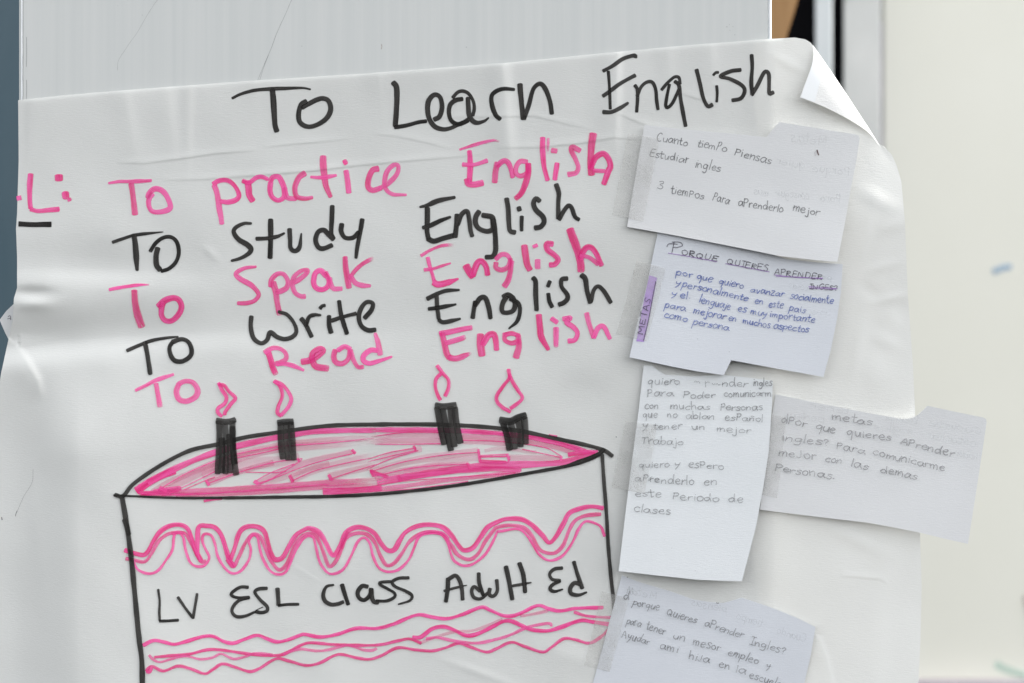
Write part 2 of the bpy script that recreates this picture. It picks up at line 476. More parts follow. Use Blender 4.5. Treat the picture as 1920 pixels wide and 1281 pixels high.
def flap_h(x, y):
    a = np.array([1525., 84.]); b = np.array([1653., 277.]); d = (b - a) / np.hypot(*(b - a))
    q = np.clip(-((x - a[0]) * d[1] - (y - a[1]) * d[0]), 0, None)      # distance in from the fold
    t = np.clip(((x - a[0]) * d[0] + (y - a[1]) * d[1]) / np.hypot(*(b - a)), 0, 1)
    return 1.5 + 13 * (1 - np.exp(-q / 9)) * np.sin(math.pi * np.clip(t, 0.02, .98)) ** 0.6 + q * 0.10

def build_flap(parent):
    ne, ns = 90, 40
    E, Sg = np.meshgrid(np.linspace(0, 1, ne), np.linspace(0, 1, ns))
    x, y = flap_xy(E, Sg)
    base = hp_low(x, y)
    vv = P(x, y, base + flap_h(x, y)).reshape(-1, 3)
    idx = np.arange(ne * ns).reshape(ns, ne)
    f = np.stack([idx[1:, :-1], idx[1:, 1:], idx[:-1, 1:], idx[:-1, :-1]], -1).reshape(-1, 4)
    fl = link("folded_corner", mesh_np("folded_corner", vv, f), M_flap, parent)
    # smooth band of old adhesive along the sheet's top edge
    poly = [(1524.6, 88), (1531, 96), (1545, 118), (1541, 140), (1534, 168), (1527.5, 192), (1513, 187.4), (1501.5, 182.6), (1510, 158), (1520, 131), (1524, 116), (1525.8, 101)]
    patch("adhesive_strip", poly, 3.0, lambda X, Y: hp_low(X, Y) + flap_h(X, Y) + 0.5, M_strip, fl)
    return fl

# ------------------------------------------------------------------ outlined sheets
def inside(poly, x, y):
    r = np.zeros(np.shape(x), bool)
    n = len(poly)
    for i in range(n):
        x0, y0 = poly[i]; x1, y1 = poly[(i + 1) % n]
        c = (y0 > y) != (y1 > y)
        with np.errstate(divide='ignore', invalid='ignore'):
            r ^= c & (x < (x1 - x0) * (y - y0) / (y1 - y0 if y1 != y0 else 1e-9) + x0)
    return r

def patch(name, poly, step, hf, mat, parent=None, thick=0.0, smooth_all=True):
    b = []
    n = len(poly)
    for i in range(n):
        p, q = np.array(poly[i], float), np.array(poly[(i + 1) % n], float)
        k = max(1, int(np.hypot(*(q - p)) / step))
        for j in range(k):
            b.append(p + (q - p) * j / k)
    b = np.array(b)
    xs = np.arange(b[:, 0].min() + step * .5, b[:, 0].max(), step); ys = np.arange(b[:, 1].min() + step * .5, b[:, 1].max(), step)
    X, Y = np.meshgrid(xs, ys); X = X.ravel(); Y = Y.ravel()
    k = inside(b.tolist(), X, Y)
    X, Y = X[k], Y[k]
    # keep clear of the outline
    d = np.min(np.hypot(X[:, None] - b[None, :, 0], Y[:, None] - b[None, :, 1]), axis=1) if len(X) else X
    k = d > step * 0.45
    pts = [Vector(p) for p in b] + [Vector((x, y)) for x, y in zip(X[k], Y[k])]
    edges = [(i, (i + 1) % len(b)) for i in range(len(b))]
    v, e, f, *_ = delaunay_2d_cdt(pts, edges, [], 1, 1e-5)
    xy = np.array([(p.x, p.y) for p in v])
    vv = P(xy[:, 0], xy[:, 1], hf(xy[:, 0], xy[:, 1]))
    # face the camera: pixel y runs down, so flip when needed
    ff = []
    for t in f:
        p0, p1, p2 = (vv[t[0]], vv[t[1]], vv[t[2]])
        nrm = np.cross(p1 - p0, p2 - p0)
        ff.append(t if nrm[1] < 0 else t[::-1])
    n0 = len(vv)
    if thick:
        back_v = vv + np.array([0, thick, 0])
        cnt = {}
        for t in ff:
            for i in range(3):
                cnt[(t[i], t[(i + 1) % 3])] = 1
        rim = [e_ for e_ in cnt if (e_[1], e_[0]) not in cnt]
        V2 = [vv, back_v]; F2 = [tuple(t) for t in ff] + [tuple(i + n0 for i in t[::-1]) for t in ff]
        m = 2 * n0
        for a_, b_ in rim:
            V2.append(np.array([vv[a_], vv[b_], back_v[b_], back_v[a_]]))
            F2.append((m + 1, m, m + 3, m + 2)); m += 4
        return link(name, mesh_np(name, np.vstack(V2), F2), mat, parent)
    return link(name, mesh_np(name, vv, ff), mat, parent)

# ------------------------------------------------------------------ strokes
class Ink:            # each later stroke lies a few microns above the ones before it
    """collects strokes and builds them as one mesh of ribbons lying on a surface"""
    layer = 0
    def __init__(s, hf):
        s.hf = hf; s.v = []; s.f = []; s.uv = []; s.c = []; s.n = 0
    def stroke(s, pts, w, dry0=0.0, dry1=0.0, dry=0.15, alpha=1.0, cap=0.5, step=2.2, taper=(1, 1), jit=0.04, across=4, wet=None):
        p = np.array(pts, float)
        p = spline(p, step)
        if len(p) < 2: return
        L = np.r_[0, np.cumsum(np.hypot(*np.diff(p[:, :2], axis=0).T))]
        tot = max(L[-1], 1e-3)
        t = np.gradient(p[:, :2], axis=0)
        t /= np.maximum(np.hypot(t[:, 0], t[:, 1]), 1e-6)[:, None]
        # ends: half-width extension with rounding
        m = 4
        ext = w * 0.5 * cap
        pre = [p[0, :2] - t[0] * ext * k for k in (1.0, 0.85, 0.5)]
        post = [p[-1, :2] + t[-1] * ext * k for k in (0.5, 0.85, 1.0)]
        cf = [0.30, 0.62, 0.9]
        q = np.vstack([pre, p[:, :2], post])
        T = np.vstack([np.repeat(t[:1], 3, 0), t, np.repeat(t[-1:], 3, 0)])
        LL = np.r_[-ext, -ext * .85, -ext * .5, L, tot + ext * .5, tot + ext * .85, tot + ext]
        x = np.clip(LL / tot, 0, 1)
        W = w * (taper[0] + (1 - taper[0]) * np.minimum(1, x / 0.35)) * (taper[1] + (1 - taper[1]) * np.minimum(1, (1 - x) / 0.35))
        ph = random.uniform(0, 9)
        W = W * (1 + jit * np.sin(LL / (w * 1.7) + ph) + jit * np.sin(LL / (w * 0.9) + 2.3 * ph))
        W = W * np.r_[cf, np.ones(len(p)), cf[::-1]]
        nrm = np.stack([-T[:, 1], T[:, 0]], -1)
        seed = random.uniform(0, 50)
        Ink.layer += 1
        off = 0.40 + Ink.layer * 0.005
        a = np.linspace(-1, 1, across + 1)
        G = q[:, None, :] + nrm[:, None, :] * (W[:, None] * 0.5)[..., None] * a[None, :, None]
        H = s.hf(G[..., 0], G[..., 1]) + off
        vv = P(G[..., 0], G[..., 1], H).reshape(-1, 3)
        nr, nc = G.shape[:2]
        idx = s.n + np.arange(nr * nc).reshape(nr, nc)
        f = np.stack([idx[:-1, :-1], idx[:-1, 1:], idx[1:, 1:], idx[1:, :-1]], -1).reshape(-1, 4)
        # orient towards the camera
        p0, p1, p2 = vv[0], vv[1], vv[nc]
        if np.cross(vv[nc * (nr // 2) + 1] - vv[nc * (nr // 2)], vv[nc * (nr // 2 + 0) + nc if nr // 2 + 1 < nr else 0] - vv[nc * (nr // 2)])[1] > 0:
            f = f[:, ::-1]
        s.v.append(vv); s.f.append(f); s.n += nr * nc
        uv = np.zeros((nr, nc, 2)); uv[..., 0] = (LL / max(w, 2) / 4)[:, None] + seed; uv[..., 1] = a[None, :]
        # the uv v coordinate also carries the seed through u only, |v|=1 is the edge
        s.uv.append(uv.reshape(-1, 2))
        dr = dry + dry0 * np.clip(1 - x / 0.35, 0, 1) ** 1.5 + dry1 * np.clip(1 - (1 - x) / 0.4, 0, 1) ** 1.5
        c = np.zeros((nr, nc, 4)); c[..., 0] = np.clip(dr, 0, 1)[:, None]; c[..., 1] = alpha; c[..., 2] = random.uniform(.25, .75) if wet is None else wet; c[..., 3] = 1
        s.c.append(c.reshape(-1, 4))
    def build(s, name, mat, parent):
        V = np.vstack(s.v); F = np.vstack(s.f)
        me = mesh_np(name, V, F)
        UV = np.vstack(s.uv); Cc = np.vstack(s.c)
        li = np.empty(len(me.loops), np.int32)
        me.loops.foreach_get("vertex_index", li)
        l = me.uv_layers.new(name="stroke")
        l.data.foreach_set("uv", UV[li].astype(np.float32).ravel())
        at = me.color_attributes.new(name="dry", type='FLOAT_COLOR', domain='POINT')
        at.data.foreach_set("color", Cc.astype(np.float32).ravel())
        return link(name, me, mat, parent)

def frame(x0, y0, k):
    """zoom frame: strokes below are noted in an enlargement k times, origin x0,y0"""
    def rd(s):
        r = []
        for q in s.split():
            x, y = q.split(",")
            r.append((x0 + float(x) / k, y0 + float(y) / k))
        return r
    rd.k = k
    return rd

# ------------------------------------------------------------------ BOARD AND BACKGROUND
bx = lambda px: (px - CX) * S
zz = lambda py: (CY - py) * S
ZB, ZT = zz(1800), zz(-700)
board = empty("painted_board", "white brush-painted wooden board standing behind the poster", "board")
board.location = (bx(740), 0.012, ZB)
def keep(o, parent):
    o.parent = parent
    o.matrix_parent_inverse = parent.matrix_basis.inverted()
    return o
fp = box("face_panel", bx(43.0), bx(1439.5), 0.0, 0.024, ZB, ZT, M_board, None, 0.0005)
keep(fp, board)
keep(box("edge_strip", bx(1439.7), bx(1447.2), 0.0002, 0.0236, ZB, ZT, M_board_edge, None, 0.0016, 4), board)
keep(box("edge_strip", bx(38.9), bx(42.2), -0.0002, 0.0236, ZB, ZT, M_board_edge, None, 0.0006, 3), board)
keep(box("edge_strip", bx(34.8), bx(38.9), 0.0010, 0.0236, ZB, ZT, M_board, None, 0.0005, 3), board)
keep(box("joint", bx(42.0), bx(43.4), 0.0008, 0.02, ZB + .001, ZT - .001, M_seam), board)
zero = lambda x, y: 0 * x
def board_mark(name, pts, w, mat, **kw):
    q = Ink(zero)
    q.stroke(pts, w, **kw)
    keep(q.build(name, mat, None), board)
board_mark("hairline_crack", [(549, -6), (536, 25), (520, 60), (508, 92), (495, 122), (481, 156)], 1.0, I_pencil, dry=.34, alpha=.42)
board_mark("hairline_crack", [(503, 104), (494, 128), (486, 154)], 1.0, I_pencil, dry=.34, alpha=.40)
board_mark("hairline_crack", [(300, -5), (290, 7), (274, 32), (258, 60), (245, 78), (235, 93), (222, 114), (220, 132)], 0.9, I_pencil, dry=.42, alpha=.32)
for k in range(12):
    x, y = (1372 + random.gauss(0, 9), 55 + random.gauss(0, 10)) if k < 6 else (random.uniform(60, 1430), random.uniform(2, 150))
    board_mark("paint_speck", [(x, y), (x + random.uniform(-.4, .4), y + random.uniform(.5, 2))], random.uniform(.9, 1.5), I_pen, alpha=random.uniform(.25, .45), dry=.3)
for y0, y1 in ((70, 125), (150, 188)):
    board_mark("paint_crack", [(49.6, y0), (50, (y0 + y1) / 2), (49.4, y1)], 1.4, I_pen, alpha=.4, dry=.35)
board_mark("rust_spot", [(715, 83), (716, 87), (715, 92)], 2.2, I_tan, alpha=.35, dry=.3)

def back(name, p0, p1, y, thick, mat, label, cat, py0=-900, py1=2100, group=None):
    """an upright that stands y metres behind the board, seen between photo columns p0 and p1"""
    k = (D + y) / D * S
    o = box(name, (p0 - CX) * k, (p1 - CX) * k, y, y + thick, (CY - py1) * k, (CY - py0) * k, mat, None, 0.002)
    return tag(o, label, cat, group)

lw = back("blue_grey_wall", -900, 300, 1.5, 0.1, M_wall, "dull blue-grey wall, blurred, beyond the board's left edge", "wall")
back("black_board", 1380, 1545, 1.15, 0.03, M_black, "wide black board beside the brown plank, out of focus", "panel")
back("white_post", 1530, 1561, 1.00, 0.008, M_post, "narrow bluish-white post between two black strips", "post")
back("black_strip_board", 1540, 1620, 1.25, 0.03, M_black, "narrow black strip between two pale posts", "panel")
back("pale_post", 1583, 1651, 1.05, 0.008, M_post2, "wide pale grey post beside the big cream panel", "post")
cp = empty("cream_panel", "large smooth cream panel filling the right side, out of focus", "panel")
k = (D + 1.2) / D * S
cp.location = ((1800 - CX) * k, 1.2, (CY - 2100) * k)
keep(box("panel_sheet", (1657 - CX) * k, (2900 - CX) * k, 1.2, 1.24, (CY - 2100) * k, (CY + 900) * k, M_cream, None, 0.002), cp)
keep(box("edge_seal", (1647 - CX) * k, (1656.6 - CX) * k, 1.201, 1.235, (CY - 2100) * k, (CY - 40) * k, M_greyline), cp)
keep(box("ledge", (1600 - CX) * k, (2900 - CX) * k, 1.17, 1.199, (CY - 1335) * k, (CY - 1271) * k, M_ledge, None, 0.006), cp)
hb = lambda x, y: 0 * x - 1.199 / S
def back_ink(name, pts, w, mat, alpha, parent, dry=0.1):
    # strokes on the cream panel's own plane
    q = Ink(lambda x, y: 0 * x - (1.198) / S)
    q.stroke(pts, w, alpha=alpha, dry=dry, step=4)
    return keep(q.build(name, mat, None), parent)
back_ink("blue_mark", [(1864, 509), (1878, 503), (1894, 500)], 13, I_sky, 0.5, cp)
back_ink("teal_mark", [(1868, 1246), (1888, 1256), (1930, 1268), (1980, 1275)], 14, I_teal, 0.35, cp)
back_ink("tan_mark", [(1935, 1120), (1945, 1170), (1950, 1230)], 34, I_tan, 0.6, cp)

# leaning brown plank behind the board
bm = bmesh.new()
def quad_prism(name, pts, y0, y1, mat):
    k0 = (D + y0) / D * S
    vs_ = []
    for yy in (y0, y1):
        for px, py in pts:
            vs_.append(((px - CX) * k0, yy, (CY - py) * k0))
    n = len(pts)
    f = [tuple(range(n)), tuple(range(2 * n - 1, n - 1, -1))] + [(i, i + n, (i + 1) % n + n, (i + 1) % n) for i in range(n)]
    me = bpy.data.meshes.new(name)
    me.from_pydata(vs_, [], f)
    b2 = bmesh.new(); b2.from_mesh(me); bmesh.ops.recalc_face_normals(b2, faces=b2.faces)
    bmesh.ops.bevel(b2, geom=list(b2.edges), offset=0.002, segments=2, affect='EDGES')
    b2.to_mesh(me); b2.free()
    return link(name, me, mat)
tag(quad_prism("leaning_plank", [(1420, -260), (1578, -260), (1444, 170), (1286, 170)], 0.70, 0.74, M_wood),
    "brown wooden plank leaning behind the board's top right edge", "plank")
bm.free()

# ------------------------------------------------------------------ POSTER
poster = empty("paper_poster", "large white paper poster with black and pink marker lettering, hanging over the board", "poster")
poster.location = tuple(P(870, 1420, 0))
class Root:      # children are built in world space, then hung under the Empty
    pass
def under(o, parent=poster):
    return keep(o, parent)
under(build_poster_sheet(None))
flap = build_flap(None)
poster_flap = under(flap)

B, K = "black", "pink"
def word(ink, fr, items, label=None):
    """items: 'width|points' or 'width|points|options' """
    q = Ink(hp)
    for it in items:
        fa = it.split("|")
        w = float(fa[0]) / fr.k
        kw = {}
        if len(fa) > 2:
            for c in fa[2].split():
                a, b = c.split("=")
                kw[a] = tuple(float(z) for z in b.split("/")) if a == "taper" else float(b)
        if ink == K:
            kw.setdefault("dry", random.uniform(0.14, 0.26)); kw.setdefault("dry1", random.uniform(0.05, 0.35)); kw.setdefault("jit", 0.06)
            kw.setdefault("alpha", random.uniform(0.74, 0.92)); kw.setdefault("cap", 0.35); kw.setdefault("wet", min(1, random.uniform(.15, .55) + (.35 if float(fa[0]) >= 54 else 0)))
            w *= 1.06
        else:
            kw.setdefault("dry", 0.0); kw.setdefault("dry1", random.uniform(0.0, 0.12)); kw.setdefault("alpha", random.uniform(0.93, 0.985)); kw.setdefault("jit", 0.04)
        q.stroke(fr(fa[1]), w, **kw)
    o = under(q.build("marker_word", I_black if ink == B else I_pink, None))
    if label: o["label"] = label
    return o

F = frame(400, 80, 4.8)
word(B, F, ["36|172,500 250,462 370,430 500,418 650,412 800,408 870,420|taper=0.7/0.5", "55|532,425 540,520 548,640 555,740 570,795",
            "48|835,530 790,560 768,640 778,715 840,755 920,745 1010,690 1055,610 1040,530 990,502 930,515 860,550 800,585"], "black word To in the heading")
F = frame(700, 80, 4.8)
word(B, F, ["52|180,360 208,400 212,500 205,640 198,750", "38|195,762 300,745 400,718 475,707",
            "48|550,692 595,665 618,580 600,492 550,470 500,520 488,600 505,690 555,757 630,780 700,768 770,735 850,705|taper=1/0.7",
            "34|715,495 760,447 810,437 860,462 900,530 908,600 895,655|dry0=.4", "44|800,508 740,520 692,560 680,630 700,700 755,735 815,718 860,690",
            "48|852,500 855,580 862,650 895,705 940,722 1000,705 1032,682|taper=1/0.4",
            "44|1265,422 1180,415 1110,435 1065,480 1068,560 1100,650 1140,688|dry0=.35 taper=0.7/1", "52|1320,378 1325,450 1335,560 1350,685", "44|1355,685 1400,560 1440,420 1500,370 1550,420 1590,530 1606,638"], "black word Learn in the heading")
F = frame(1100, 80, 4.8)
word(B, F, ["38|150,255 230,212 330,145 430,115 438,132|alpha=.88", "30|195,260 205,400 212,595", "38|148,480 210,437 300,370 435,295|alpha=.85", "42|150,625 220,625 300,590 370,545|taper=1/.6 alpha=.86",
            "34|435,385 455,420 458,500 450,622", "34|455,480 490,400 540,357 590,357 620,420 630,520 642,600",
            "30|675,425 730,360 790,310 830,315 842,370|dry0=.5", "32|745,378 725,470 712,560 727,585 775,540 830,420", "38|795,350 830,385 845,500 865,620 890,750",
            "38|990,245 1020,370 1050,500 1090,572 1130,560", "28|1170,390 1175,460 1170,532", "28|1140,292 1162,270 1185,268",
            "38|1385,245 1300,257 1205,303 1290,327 1390,380 1422,430 1390,500 1312,520", "38|1485,112 1490,220 1482,350 1490,465",
            "38|1488,470 1540,380 1600,267 1638,282 1642,380 1645,458 1680,448"], "black word English in the heading")
F = frame(0, 280, 4.8)
word(K, F, ["52|275,225 268,330 268,450 275,530", "46|275,540 340,556 430,548 530,540", "72|528,235 530,278|cap=.3", "66|588,398 592,432|cap=.6", "42|620,445 628,462", "46|168,420 176,458|dry1=.4 cap=.1"], "pink letter L with a colon")
word(B, F, ["50|168,671 300,678 462,675|cap=.1"], "short black dash under the pink L")
word(K, F, ["38|980,305 1080,290 1200,290 1360,282|taper=.6/.8", "58|1180,312 1195,400 1205,490 1215,585", "50|1370,400 1340,450 1340,510 1370,558 1440,565 1520,540 1532,500 1500,420 1450,368 1390,358 1340,400 1330,435"], "pink word To beside practice")
F = frame(380, 280, 4.8)
word(K, F, ["52|105,325 130,400 148,520 162,600 172,670", "45|95,312 150,282 220,280 280,320 325,400 310,450 240,475 165,470",
            "58|405,290 415,350 420,410 450,465", "42|360,285 420,300 480,257 530,247 585,270", "50|612,300 605,370 625,430 680,460 730,430 735,360 710,290 680,247 632,252 610,290", "46|740,350 750,410 770,440 840,445",
            "55|920,215 870,250 835,320 830,380 850,430 920,445 985,435|taper=1/.6", "60|1085,65 1085,150 1095,240 1110,330 1150,425|taper=1/.7", "42|975,250 1060,255 1130,247 1200,235|taper=.7/.6",
            "52|1290,195 1305,290 1315,390", "50|1272,122 1295,110|dry1=.4", "55|1580,175 1530,190 1495,260 1490,340 1530,370 1600,350", "46|1600,350 1680,300 1750,220 1760,152 1720,142 1660,200 1637,290 1650,360 1710,405 1830,410|taper=1/.6"], "pink word practice")
F = frame(780, 220, 4.8)
word(K, F, ["32|395,290 500,257 600,227 700,208 745,218|dry1=.5 taper=.8/.6", "52|480,305 488,400 485,500 480,590|dry=.34", "42|420,425 500,430 570,415 640,390", "60|458,560 470,600 530,605 600,590",
            "55|730,410 715,500 708,585", "50|730,440 780,397 820,400 850,450 870,540", "46|1000,402 940,397 905,440 900,500 940,528 1000,500 1010,420", "56|1010,420 1010,500 985,600 950,680 898,732",
            "50|1140,185 1140,300 1150,420 1165,500 1185,565", "26|1190,190 1188,250 1185,330|dry=.62", "46|1270,415 1260,480 1250,560", "48|1222,298 1265,305", "50|1475,302 1410,268 1400,300 1440,390 1460,450 1440,500 1370,515",
            "68|1595,150 1580,250 1570,400 1580,515", "55|1570,460 1610,370 1680,327 1730,370 1750,440 1730,490 1690,600", "40|1600,480 1700,485"], "pink word English after practice")
F = frame(180, 420, 4.8)
word(B, F, ["32|150,165 250,130 340,102 450,87 600,72|taper=1/.35", "56|342,100 355,200 362,300 370,410|taper=1/.6", "38|490,245 540,170 610,122 680,120 730,170 745,260 720,340 660,400 590,425|dry0=.5", "52|555,220 540,290 545,370 575,412"], "black word TO beside Study")
word(K, F, ["32|120,592 200,575 300,560 400,548 475,547|dry1=.5 taper=1/.5", "66|345,602 350,700 370,800 410,925", "55|560,742 620,690 700,667 750,690 770,750 740,820 680,872 620,868 590,820 590,750 600,712"], "pink word To beside Speak")
F = frame(420, 380, 4.8)
word(B, F, ["50|240,187 180,187 110,222 88,265 130,330 210,380 243,420 220,460 150,500 72,522|taper=.5/.5", "50|420,155 420,280 418,400 415,495", "38|292,325 400,320 480,305 540,277|taper=1/.6", "46|590,240 595,330 600,410 640,435 680,400 695,285|taper=1/.4",
            "48|985,328 940,285 900,248 850,262 825,330 845,395 890,415 970,385", "46|975,32 970,150 965,270 980,315", "46|1060,195 1055,260 1090,315 1160,315 1210,270", "44|1245,152 1225,270 1200,400 1188,495|taper=1/.7"], "black word Study")
word(K, F, ["50|285,577 180,592 107,640 150,690 240,740 300,800 310,840 270,885 200,905 125,905|taper=.5/.7", "60|440,720 465,800 475,880 490,960 500,1005|dry1=.5", "48|420,755 430,692 480,642 540,647 575,710 560,770 500,800 470,800",
            "45|630,720 680,690 740,640 750,607 690,617 630,670 615,740 640,810 690,843 730,845", "52|920,660 870,612 820,640 807,720 830,768 880,783 930,760 945,700 910,632", "46|950,680 965,740 990,775 1060,775",
            "56|1090,492 1095,580 1110,680 1125,765", "40|1340,500 1250,550 1180,612 1130,680|dry0=.4 dry=.36", "50|1140,660 1180,720 1240,745 1315,750|taper=1/.7"], "pink word Speak")
F = frame(780, 350, 4.8)
word(B, F, ["48|42,182 110,165 200,127 345,97|taper=.5/.7", "50|102,195 102,300 100,400 112,470", "46|65,370 130,350 220,307 305,275|taper=.8/.6", "50|108,468 160,490 240,467 340,440", "50|370,255 365,340 352,450", "45|375,340 410,252 460,222 480,300 490,390 505,445",
            "50|568,225 540,270 535,330 570,380 640,402 690,380 692,310 680,272 600,257", "50|695,300 710,400 717,500 715,580 690,628 630,635", "48|815,110 830,200 835,320 847,397 890,412", "38|952,270 950,330 950,395", "46|925,188 932,212",
            "50|1112,130 1080,107 1057,150 1080,210 1140,270 1152,320 1120,362 1072,372", "46|1262,-18 1285,60 1280,150 1282,285", "42|1288,295 1330,220 1370,172 1400,190 1430,270 1465,297"], "black word English after Study")
word(K, F, ["30|45,622 130,572 230,532 335,525|dry1=.5 dry=.3", "36|105,638 125,720 150,800 165,860|dry1=.4", "32|75,750 150,740 230,715 310,690|taper=1/.5", "56|160,862 200,880 280,865 375,832|taper=1/.4", "66|450,712 480,770 510,812", "55|510,800 550,692 590,672 630,720 645,793",
            "42|718,655 770,612 820,617 850,660", "48|720,685 720,730 770,750 830,720 850,650", "55|860,672 850,760 830,840 795,898", "60|975,532 985,620 1000,700 1025,748", "50|1095,660 1095,735", "35|1055,542 1090,527",
            "55|1230,517 1180,517 1185,570 1250,620 1280,660 1250,700 1205,705", "72|1385,385 1420,480 1460,600 1480,680 1485,760", "55|1480,650 1520,562 1570,547 1620,600 1670,708", "40|1480,622 1560,640 1640,700"], "pink word English after Speak")
F = frame(780, 500, 4.8)
word(B, F, ["42|102,290 180,250 270,217 385,210|taper=1/.5", "42|185,258 190,360 205,470", "40|115,380 200,370 355,340|taper=1/.5", "42|207,480 240,500 310,490 395,470|taper=1/.6", "48|533,318 520,390 510,460", "48|530,350 580,282 625,285 655,370 670,462",
            "48|830,252 785,320 772,390 800,415 870,400 893,340 870,282 820,252", "36|780,268 830,248 880,280", "42|850,290 920,330 935,400 910,490 840,555|taper=1/.4", "48|1055,102 1076,135 1078,250 1085,390", "40|1190,245 1200,310 1225,362", "38|1205,133 1187,178",
            "45|1360,107 1312,117 1310,180 1360,250 1363,290 1330,325 1288,342", "50|1490,78 1523,112 1540,220 1570,322", "42|1575,310 1600,212 1640,177 1690,220 1752,322"], "black word English after Write")
word(K, F, ["50|215,602 300,590 400,567 500,550|dry=.34", "56|235,602 255,690 275,780 300,820", "50|270,690 350,665 440,637|dry1=.5", "56|300,820 370,825 490,780|dry1=.6 taper=1/.6", "66|580,612 580,700 595,798", "55|600,700 650,622 700,612 720,680 725,748",
            "50|800,602 800,660 860,690 930,670", "42|805,612 860,602 930,622", "60|920,622 925,720 900,818", "60|1105,437 1115,540 1130,640 1190,743|taper=1/.7", "50|1260,552 1260,718", "45|1220,467 1270,503",
            "50|1325,472 1390,462 1355,500 1420,550 1453,600 1430,660 1372,670", "46|1535,420 1560,520 1600,638", "46|1600,638 1640,552 1690,542 1745,648"], "pink word English after Read")
F = frame(180, 520, 4.8)
word(B, F, ["34|280,660 400,607 500,570 620,547 735,535|taper=1/.5", "44|440,585 460,680 475,780 488,868", "44|690,582 662,630 672,700 710,750 780,755 848,710 860,650 830,582 770,557 690,582"], "black word TO beside Write")
F = frame(440, 540, 4.8)
word(B, F, ["44|150,258 145,350 170,450 235,498 290,470 320,400 380,440 450,460 520,440 555,390 530,310 470,240 398,215|taper=1/.7", "44|600,277 640,330 692,437", "40|640,340 670,262 720,242 770,245|taper=1/.6", "48|850,255 850,330 867,400", "34|768,183 790,162 812,157", "44|940,120 960,250 1010,410", "38|872,295 970,262 1090,230",
            "44|1170,270 1230,200 1243,140 1190,127 1140,180 1117,260 1140,340 1200,380 1265,377"], "black word Write")
word(K, F, ["56|300,575 325,650 345,720 370,775|dry1=.5", "45|270,582 340,542 410,547 460,590 460,640 410,670 370,680", "42|380,690 450,682 530,702 620,740|taper=1/.6", "60|605,665 680,650 760,600 797,562 760,547 700,590 702,660 740,710 840,725|dry1=.4",
            "52|905,560 892,620 912,670 970,680 1020,640 1040,562", "46|930,562 990,527 1040,552", "46|1040,562 1070,650 1110,710 1155,710", "52|1265,412 1290,490 1310,600|taper=.6/1", "50|1280,562 1220,562 1162,610 1162,658 1220,678 1320,650 1410,620|taper=1/.4"], "pink word Read")
F = frame(200, 680, 4.8)
word(K, F, ["40|262,250 350,207 450,157 600,107|dry1=.3 taper=.7/.7", "50|445,192 460,280 480,395|dry=.4", "52|650,192 627,260 650,328 720,348 797,310 818,250 780,182 710,167 650,192"], "pink word TO under the black TO")
F = frame(240, 1081, 4.8)
word(B, F, ["24|272,118 285,220 282,320 285,395", "28|285,402 360,399 452,393", "28|450,187 520,290 583,372", "28|585,375 605,260 622,157"], "black letters LV on the drawn cake")
word(B, F, ["32|1080,97 1010,97 940,142 932,170 990,192 1090,190", "34|1090,192 1000,217 947,270 937,320 980,362 1060,355 1140,320|taper=.7/.7", "34|1250,107 1180,112 1142,142 1190,210 1250,270 1250,310 1200,325 1150,315", "9|1150,305 1215,275|dry=.3", "42|1345,110 1350,180 1355,255", "28|1355,262 1430,252 1535,250"], "black letters ESL on the drawn cake")
F = frame(560, 1081, 4.8)
word(B, F, ["40|310,77 250,92 222,160 237,220 290,252 350,248 400,230|taper=.6/.9", "42|390,75 415,160 445,250", "42|620,92 570,87 532,140 542,190 590,213 640,170 652,112", "42|655,115 660,190 680,228 715,235", "30|830,47 740,52 732,72 800,112 863,150 858,190 790,220 700,220", "32|990,12 900,17 842,50 870,92 960,130 1018,170 1000,217 900,250|taper=1/.5"], "black word Class on the drawn cake")
word(B, F, ["44|1345,22 1340,120 1325,225", "40|1345,28 1410,-8 1450,40 1470,120 1475,207", "26|1310,130 1400,105 1510,80|taper=1/.4", "34|1630,132 1580,92 1557,130 1577,188 1640,200 1700,150", "38|1620,-28 1625,60 1660,168", "36|1720,110 1715,160 1750,178 1788,130 1783,32",
            "44|1865,-87 1890,25 1922,205", "28|1925,85 2000,72 2090,55|taper=1/.5", "44|1987,-118 2022,-12 2038,140"], "black word Adult on the drawn cake")
F = frame(800, 920, 4.8)
word(B, F, ["34|1220,697 1150,707 1107,750 1130,798 1200,812", "34|1200,815 1130,850 1112,888 1150,908 1220,890|taper=1/.5", "40|1325,642 1360,760 1400,878", "42|1380,842 1330,832 1292,880 1302,928 1370,940 1435,917|taper=1/.5"], "black word Ed on the drawn cake")

# --- drawn cake
mark = Ink.layer
Ink.layer = mark + 150
q = Ink(hp)
src = frame(0, 0, 1)
q.stroke(src("216,928 231,930 252,906 304,871 356,845 408,833 460,820 512,812 590,801 642,797 700,796 758,795.5 836,796.5 914,801 980,809 1045,823 1097,834 1131,844 1148,855"), 8.2, alpha=.97)
q.stroke(src("214,929 265,931 330,933.5 434,933.5 538,932 617,931 700,927 758,922 836,913 914,901 992,887 1058,875 1097,863 1122,852 1133,843"), 7.0, dry=.12, alpha=.96, taper=(.6, 1))
q.stroke(src("1060,875 1097,863 1122,852 1132,843"), 10.5, alpha=.97, taper=(.5, .8))
q.stroke(src("229,933 234,962 240,1000 247,1055 251,1095 257,1160 261,1200 266,1240 267,1300"), 10.5, dry=.12, alpha=.96)
q.stroke(src("234,975 237,985 241,1002"), 11, alpha=.95)
q.stroke(src("1129,853 1132,897 1137,962 1141,1030 1146,1087 1150,1120 1152,1150 1157,1190"), 7.5, dry=.10, alpha=.95)
cake = under(q.build("drawn_cake", I_black, None))
cake["label"] = "marker drawing of a round birthday cake"
Ink.layer = mark
def part(q, name, mat):
    return keep(q.build(name, mat, None), cake)

